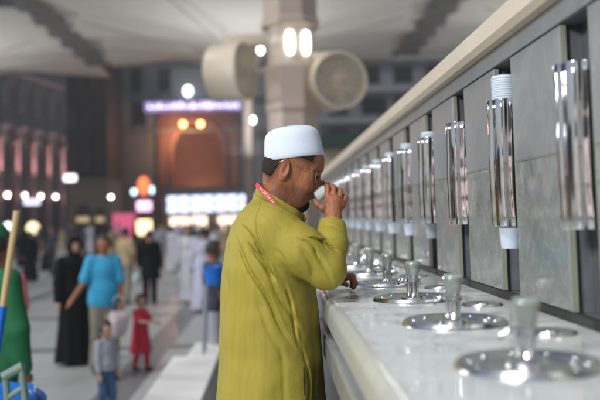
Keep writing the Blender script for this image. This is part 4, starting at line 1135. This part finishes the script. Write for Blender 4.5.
# wall built round the portal opening
b = MB(); b.box((gx0,GY,PZ), (ax0-1.2,GY+12,27)); b.box((ax1+1.2,GY,PZ), (gx1,GY+12,27)); b.box((ax0-1.2,GY,zsp+ar*1.12+.6), (ax1+1.2,GY+12,27)); b.box((ax0-1.2,GY+6,PZ), (ax1+1.2,GY+12,zsp+ar*1.12+.6)); gb(b, 'wall', m_gate)
# spandrel and portal frame
pts = archpts(acx, ar, PZ, zsp)
out = [(ax0-1.2,PZ),(ax0-1.2,zsp+ar*1.12+.6),(ax1+1.2,zsp+ar*1.12+.6),(ax1+1.2,PZ)]
def frame_between(outer_r, inner, y0, y1, b, cx):
    n = len(inner); o2 = []
    for (x, z) in inner:
        if z <= PZ+.01: o2.append((cx+(outer_r[0] if x > cx else -outer_r[0]), z))
        else:
            dx, dz = x-cx, max(z-PZ, .01)
            s1 = outer_r[0]/abs(dx) if abs(dx) > 1e-6 else 1e9; s2 = (outer_r[1]-PZ)/dz; s = min(s1, s2); o2.append((cx+dx*s, PZ+dz*s))
    for (y) in (y0,):
        A_ = [b.bm.verts.new((x,y,z)) for x, z in inner]; B_ = [b.bm.verts.new((x,y,z)) for x, z in o2]; C_ = [b.bm.verts.new((x,y1,z)) for x, z in inner]
        for k in range(n-1): b.bm.faces.new((A_[k],A_[k+1],B_[k+1],B_[k])); b.bm.faces.new((A_[k],A_[k+1],C_[k+1],C_[k]))
b = MB(); frame_between((ar+1.2, zsp+ar*1.12+.6), pts, GY-.3, GY+5.9, b, acx); gb(b, 'portal_frame', m_archin)
b = MB()
n = len(pts)
ins_ = [(acx+(x-acx)*.86, z if z <= PZ+.01 else PZ+(z-PZ)*.955) for x, z in pts]
A_ = [b.bm.verts.new((x,GY-.5,z)) for x, z in pts]; B_ = [b.bm.verts.new((x,GY-.5,z)) for x, z in ins_]; A2 = [b.bm.verts.new((x,GY+.4,z)) for x, z in pts]; B2 = [b.bm.verts.new((x,GY+.4,z)) for x, z in ins_]
for k in range(n-1):
    for q in ((A_,B_),(B_,B2),(B2,A2),(A2,A_)): b.bm.faces.new((q[0][k],q[0][k+1],q[1][k+1],q[1][k]))
gb(b, 'arch_moulding', m_arch)
b = MB(); b.box((ax0,GY+3.5,PZ), (ax1,GY+3.8,zsp+ar*1.2)); gb(b, 'portal_wall', m_arch)
for (u0, u1, v0, v1) in ((131,142,69,93),(158,170,68,92),(133,146,103,126)):
    x0, z1 = U(u0,v0,GY); x1, z0 = U(u1,v1,GY)
    b = MB(); b.box((x0,GY-.12,z0), (x1,GY+.1,z1)); w = gb(b, 'window', m_win)
    b = MB(); b.box((x0-.15,GY-.2,z0-.2), (x1+.15,GY-.02,z0-.003)); gb(b, 'window_sill', m_gate)
    b = MB(); b.box((x0-.15,GY-.2,z1+.003), (x1+.15,GY-.02,z1+.2)); gb(b, 'window_lintel', m_gate)
x0, z1 = U(128,127,GY)
for v in (60,98,131):
    zc = U(180,v,GY)[1]; b = MB(); b.box((gx0,GY-.35,zc-.12), (gx1,GY-.003,zc+.12)); gb(b, 'cornice', m_gate)
# sign band
x0, za = U(145,108,GY-1); x1, zb = U(240,103,GY-1)
sg = empty('gate_sign', ((x0+x1)/2,GY-1,(za+zb)/2), 0, 'glowing violet sign band across the gate above the portal', 'sign')
b = MB(); b.box((-(x1-x0)/2-.1,.0,-.46), ((x1-x0)/2+.1,.75,.46), .03); b.build('panel', mat('sign_panel', (.10,.08,.18), .5, emit=(.34,.28,.62), es=.55), sg)
rs = random.Random(3); b = MB(); xx = -(x1-x0)/2+.25
while xx < (x1-x0)/2-.5:    # flowing script: baseline strokes, uprights and dots
    wd = rs.uniform(.35,.8); b.box((xx,-.06,-.20), (xx+wd,-.01,-.06), .01)
    for q in range(rs.randint(1,2)): u_ = xx+rs.random()*(wd-.12); b.box((u_,-.065,-.058), (u_+.1,-.012,rs.uniform(.1,.42)), .01)
    if rs.random() < .6: u_ = xx+rs.random()*wd; b.box((u_,-.062,-.40), (u_+.12,-.014,-.29), .01)
    xx += wd+.1
b.build('lettering', l_purple, sg)
x, z = U(188,91,GY-1); o_ = MB(); o_.ball((0,0,0), .42, (1,.35,1.3), 12); o = o_.build('clock_lamp', l_clock, None, smooth=True); o.location=(x,GY-1,z); tag(o, 'bright white oval light on the gate above the violet sign', 'lamp')
def bulb(u, v, y, r, m, L, sc=(1,1,1), name='lamp', stand=True):
    x, z = U(u, v, y); root = empty(name, (x,y,PZ), 0, L, 'lamp')
    b = MB(); b.ball((0,0,z-PZ), r, sc, 10); b.build('globe', m, root, smooth=True)
    if stand: b = MB(); b.tube([(0,0,0),(0,0,z-PZ-r*sc[2]*.9)], [max(.05,r*.3),max(.03,r*.2)], 8); b.build('post', m_facade, root, smooth=True)
    else: b = MB(); b.tube([(0,r*.8,z-PZ),(0,3 if y>60 else .6,z-PZ+.1)], .05, 8); b.build('bracket', m_facade, root, smooth=True)
    return root
bulb(183,124,GY-1.5,.30,l_orange,'orange lamp on the portal arch, left of the pair',stand=False); bulb(200.5,124,GY-1.5,.30,l_orange,'orange lamp on the portal arch, right of the pair',stand=False)
# shops in front of the portal
SY = 74
shop = bld('shop_row', 'shop', 'low row of brightly lit shop windows, blue above and warm below', (0,SY,PZ))
def sb(bb, name, m, **k):
    o = bb.build(name, m, None, **k); o.parent = shop; o.matrix_parent_inverse = Matrix.Translation((0,-SY,-PZ)); return o
x0, zt = U(166,192,SY); x1, _z = U(262,192,SY)
b = MB(); b.box((x0-.3,SY+.3,PZ), (x1,SY+5,zt+.4)); sb(b, 'wall', m_sand)
b = MB(); b.box((x0-.6,SY-1.2,zt+.1), (x1,SY+.29,zt+.35)); sb(b, 'canopy_roof', m_sand)
nwin = 4; ww = (x1-x0)/nwin
for k in range(nwin):
    xa = x0+ww*k+.12; xb = x0+ww*(k+1)-.12
    za_ = U(190,196,SY)[1]; zb_ = U(190,212,SY)[1]; zc_ = U(190,217,SY)[1]; zd_ = U(190,233,SY)[1]
    b = MB(); b.box((xa,SY,zb_), (xb,SY+.2,za_)); w = sb(b, 'sign_window', l_blue)
    b = MB(); b.box((xa,SY-.02,(za_+zb_)/2-.06), (xb,SY+.0,(za_+zb_)/2+.06)); b.box(((xa+xb)/2-.07,SY-.025,zb_), ((xa+xb)/2+.07,SY-.021,za_)); sb(b, 'frame_bar', m_sand)
    b = MB()
    if k % 2 == 0: b.box((xa+.2,SY,zd_), (xb,SY+.2,zc_))
    else: b.box((xa,SY,zd_+.15), (xb-.6,SY+.2,zc_+.05))
    sb(b, 'shop_window', l_shopw)
    for q in range(3):
        xx = xa+(xb-xa)*(q+.5)/3; b = MB(); b.box((xx-.25,SY-.3,PZ), (xx+.25,SY-.05,zd_+.7)); sb(b, 'display_stand', m_sand)
bulb(230,201,60,.16,l_warm,'warm white lamp beside the drinking man\'s shoulder'); bulb(253,120,40,.08,l_white,'white lamp left of the column at the fan\'s lower edge', sc=(1,1,2.)); bulb(260.5,50,40,.12,l_white,'white lamp between the left fan and the column', sc=(1,1,1.5))
bulb(111,197,60,.11,l_white,'small white lamp at the edge of the dark tower'); 
x, z = U(70,178,62); b = MB(); b.box((-.45,-.15,-.26), (.45,.15,.26), .12); o = b.build('lit_sign', l_white2, None, auto=40); o.location=(x,62,z); tag(o, 'small white lit sign high on the dark building at left', 'sign')
x, z = U(32,202,58); b = MB(); b.box((-.55,-.15,-.2), (.55,.15,.2), .1); o = b.build('lit_sign', lamp('violet_lit_sign', (.75,.7,1.), 1.1), None, auto=40); o.location=(x,58,z); tag(o, 'pale violet lit sign low among the pink pilasters', 'sign')
bulb(33,228,50,.36,l_yel,'warm round lamp behind the far left crowd'); bulb(8,226,50,.22,l_white2,'dim white lamp behind the cleaner\'s head')
# kiosk tower with coloured lights
KY = 48
kx, kz = U(144,185,KY)
ks = bld('kiosk_sign', 'sign', 'upright kiosk sign, orange on top, pink in the middle and yellow below', (kx,KY,PZ))
def kb(bb, name, m, **k): return bb.build(name, m, ks, **k)
zz = lambda v: U(146,v,KY)[1]-PZ
b = MB(); b.box((-.12,.02,0), (.12,.3,zz(180))); kb(b, 'post', m_facade)
b = MB(); b.ball((0,-.1,zz(186)), .42, (.85,.5,1.3), 12); kb(b, 'orange_light', l_orsign, smooth=True)
b = MB(); b.box((-.40,-.25,zz(211)), (.42,.0,zz(201)), .08); kb(b, 'pink_panel', l_pink, auto=40)
b = MB(); b.box((-.42,-.25,zz(235)), (.45,.0,zz(220)), .15); kb(b, 'yellow_panel', l_yel, auto=40)
bulb(134,192,47,.14,l_cyan,'pale blue lamp left of the kiosk sign', (1,1,1.3)); bulb(152,190,47,.10,l_cyan,'thin pale blue lamp right of the kiosk sign', (1,1,2.2))
x0, z0 = U(113,236,52); x1, z1 = U(136,213,52); b = MB(); b.box((x0,52,PZ), (x1,52.2,z1)); o = b.build('hoarding', l_red, None); tag(o, 'dark pink lit hoarding behind the blue-shirted man', 'hoarding')
# dark tower
TY = 76
x0 = U(66,150,TY)[0]; x1 = U(107,150,TY)[0]
tw = bld('tower_block', 'building', 'very dark brown building block between the left facade and the gate', (0,TY,PZ))
b = MB(); b.box((x0,TY,PZ), (x1,TY+8,24)); o = b.build('wall', m_facade2, None); o.parent=tw; o.matrix_parent_inverse=Matrix.Translation((0,-TY,-PZ))
for k in range(3):
    for j in range(4):
        xx = x0+(x1-x0)*(k+.5)/3; z = 6+j*4.; b = MB(); b.box((xx-.4,TY-.1,z), (xx+.4,TY+.1,z+2)); o = b.build('window', m_win, None); o.parent=tw; o.matrix_parent_inverse=Matrix.Translation((0,-TY,-PZ))
# low sandstone house with arches in front
LY = 66
x0 = U(68,200,LY)[0]; x1, zt = U(108,182,LY)
lh = bld('sandstone_house', 'building', 'low brown sandstone house with dark arched openings left of the gate', (0,LY,PZ))
def lb(bb, name, m, **k):
    o = bb.build(name, m, None, **k); o.parent = lh; o.matrix_parent_inverse = Matrix.Translation((0,-LY,-PZ)); return o
b = MB(); b.box((x0,LY,PZ), (x1,LY+6,zt)); lb(b, 'wall', m_sand)
b = MB(); b.box((x0-.1,LY-.2,zt+.003), (x1+.1,LY+6.1,zt+.3)); lb(b, 'parapet', m_sand)
for u, r in ((83,.62),(100,.4)):
    cx = U(u,200,LY)[0]; b = MB(); b.prism(archpts(cx, r, PZ+.0, U(u,213,LY)[1], 14), LY-.06, LY+.05); lb(b, 'arch_opening', m_win)
    b = MB(); b.prism([(cx-r*.8,U(u,222,LY)[1]),(cx+r*.8,U(u,222,LY)[1]),(cx+r*.8,U(u,217,LY)[1]),(cx-r*.8,U(u,217,LY)[1])], LY-.12, LY-.07); lb(b, 'lit_transom', lamp('dim_warm', (.9,.7,.35), .25))
# receding facade with lit pilasters
fc = bld('mosque_facade', 'building', 'dark receding mosque facade at left with pink up-lit pilasters', (-33,95,PZ))
Fa = Vector((-30.5,88)); Fb = Vector((-24.0,118)); 
fdir = (Fb-Fa).normalized(); fn_ = Vector((fdir.y,-fdir.x))
def fcb(bb, name, m, **k):
    o = bb.build(name, m, None, **k); o.parent = fc; o.matrix_parent_inverse = Matrix.Translation((33,-95,-PZ)); return o
ang = math.atan2(fdir.y, fdir.x); RF = Matrix.Rotation(ang, 3, 'Z')
def fbox(s0, s1, n0, n1, z0, z1, bb):
    c = Fa+fdir*((s0+s1)/2)+fn_*((n0+n1)/2)
    bb.box((c.x-(s1-s0)/2, c.y-abs(n1-n0)/2, z0), (c.x+(s1-s0)/2, c.y+abs(n1-n0)/2, z1), 0, RF); return bb
b = MB(); fbox(-75,60,-8,0,PZ,30,b); fcb(b, 'wall', m_facade)
for z in (12.2,18.5,24.5): b = MB(); fbox(-75,60,.003,.6,z,z+.5,b); fcb(b, 'cornice', m_facade)
for k in range(-14,15):
    s = 3+k*3.7
    b = MB(); fbox(s-.36,s+.36,.004,.75,PZ,10.6,b); fcb(b, 'pilaster', m_pink)
    b = MB(); fbox(s-.6,s+.6,.004,1.1,10.603,11.5,b); fcb(b, 'capital', m_sand)
    b = MB(); fbox(s+1.0,s+2.7,.003,.12,2,10,b); fcb(b, 'window', m_win)
    b = MB(); fbox(s+1.1,s+2.6,.003,.12,14,17.3,b); fcb(b, 'window', m_win)
    c = Fa+fdir*s+fn_*1.5
    b = MB(); b.ball((c.x,c.y,4.6), .2, (1,1,1.2), 8); fcb(b, 'uplight', lamp('uplight_glow', (1.,.78,.76), 4) if k == -14 else MATS['uplight_glow'], smooth=True)
    if -2 <= k <= 9: light('SPOT', (c.x+.3*fn_.x,c.y+.3*fn_.y,4.2), 6500, (1.,.68,.66), .2, rot=(math.pi,0,0), spot_size=R(48), spot_blend=.6)
# right-hand building behind the wall
RY = 82
rb = bld('grey_building', 'building', 'grey hotel building with rows of dark windows above the wall cap', (10,RY,PZ))
def rbb(bb, name, m, **k):
    o = bb.build(name, m, None, **k); o.parent = rb; o.matrix_parent_inverse = Matrix.Translation((-10,-RY,-PZ)); return o
x0 = U(318,100,RY)[0]
b = MB(); b.box((x0,RY,PZ), (x0+45,RY+10,30)); rbb(b, 'wall', m_bld)
for j in range(7):
    z = 5.2+j*3.1; b = MB(); b.box((x0-.2,RY-.5,z-.9), (x0+45,RY-.003,z-.5)); rbb(b, 'balcony_band', mat('band_grey', (.30,.30,.31), .7) if j == 0 else MATS['band_grey'])
    for k in range(11):
        xx = x0+1.0+k*3.3
        b = MB(); b.box((xx,RY-.08,z), (xx+(1.9 if (k+j)%3 else 2.5),RY+.1,z+1.7)); rbb(b, 'window', m_win)
b = MB(); b.box((x0,RY-3,U(330,150,RY)[1]), (x0+12,RY-.6,U(330,136,RY)[1])); rbb(b, 'awning', m_greenaw)
b = MB(); b.box((x0,RY-2.5,PZ), (x0+14,RY-.62,U(330,151,RY)[1])); rbb(b, 'ground_floor', m_capstone)
# unseen back row added behind the camera, its glowing bays streak the steel
bk = bld('unseen_arcade', 'building', 'added dark arcade with glowing bays behind the camera for reflections in the steel', (0,-60,PZ))
b = MB(); b.box((-70,-62,PZ), (60,-60,22)); o = b.build('wall', m_facade, None); o.parent=bk; o.matrix_parent_inverse=Matrix.Translation((0,60,-PZ))
for k in range(16):
    x = -66+k*8; b = MB(); b.box((x,-59.9,1), (x+2.2,-59.7,8)); o = b.build('reflection_bay', MATS.get('reflection_glow') or lamp('reflection_glow', (1.,.80,.78), 1.5), None); o.parent=bk; o.matrix_parent_inverse=Matrix.Translation((0,60,-PZ))  # glowing strips added for the tubes to mirror

b = MB(); b.box((-120,-75,PZ-1.3), (90,112,31)); hz = b.build('haze', None)
hz.data.materials.clear(); mh = bpy.data.materials.new('air'); mh.use_nodes = True; n_ = mh.node_tree; n_.nodes.remove(n_.nodes['Principled BSDF'])
pv = n_.nodes.new('ShaderNodeVolumePrincipled'); pv.inputs['Density'].default_value = .0018; pv.inputs['Color'].default_value = (.8,.82,.85,1); pv.inputs['Anisotropy'].default_value = .2
n_.links.new(pv.outputs[0], n_.nodes['Material Output'].inputs['Volume']); hz.data.materials.append(mh); tag(hz, kind='stuff')
# =================================================================== LIGHT
w = bpy.data.worlds.new('World'); S.world = w; w.use_nodes = True
nt = w.node_tree; bg_ = nt.nodes['Background']; sky = nt.nodes.new('ShaderNodeTexSky'); sky.sky_type = 'NISHITA'; sky.sun_disc = False
SE, SR = R(58), R(228)
sky.sun_elevation = SE; sky.sun_rotation = SR
hs = nt.nodes.new('ShaderNodeHueSaturation'); hs.inputs['Saturation'].default_value = .7; nt.links.new(sky.outputs[0], hs.inputs['Color']); nt.links.new(hs.outputs[0], bg_.inputs[0]); bg_.inputs[1].default_value = .045
sun = light('SUN', (0,0,30), 1.0, (1.,.98,.95)); sun.data.angle = R(11); sun.name = 'sun'
dirv = Vector((math.sin(SR)*math.cos(SE), math.cos(SR)*math.cos(SE), math.sin(SE)))
sun.rotation_euler = dirv.to_track_quat('Z','Y').to_euler()
# column lamps, two of them added; canopy uplights standing off the columns; portal lights
a = light('AREA', (-5.0,-4.4,4.4), 330, (.97,.99,1.), 1.1); aim(a, (0,2.8,1.2))  # lamp added behind the camera to light the man
a = light('AREA', (-11.9,12.1,4.4), 330, (.97,.99,1.), 1.0); aim(a, (-1,7,0))  # lamp added at the unseen left column
a = light('AREA', (CX-.3,CY-.95,4.3), 16, (.97,1.,1.), .5); aim(a, (-.5,4,0))
for (x, y) in ((-1.5,57.9),(-27,63),(24,56)):
    a = light('AREA', (x,y-4.2,5.5), 420 if -5 < x < 5 else 900, (.96,.98,1.), 2.0, rot=(math.pi,0,0))
light('POINT', (acx-1.6,GY-2.2,9.5), 420, (1.,.50,.26), .4)
light('POINT', (acx,GY+1.5,4), 110, (1.,.55,.38), .4)

S.render.engine = 'CYCLES'
S.cycles.use_denoising = True
try: S.cycles.denoiser = 'OPENIMAGEDENOISE'
except Exception: pass
S.cycles.max_bounces = 6; S.cycles.sample_clamp_indirect = 4; S.cycles.caustics_reflective = False; S.cycles.caustics_refractive = False
S.view_settings.view_transform = 'Standard'; S.view_settings.look = 'None'; S.view_settings.gamma = 1; S.view_settings.use_curve_mapping = False
S.view_settings.exposure = .82
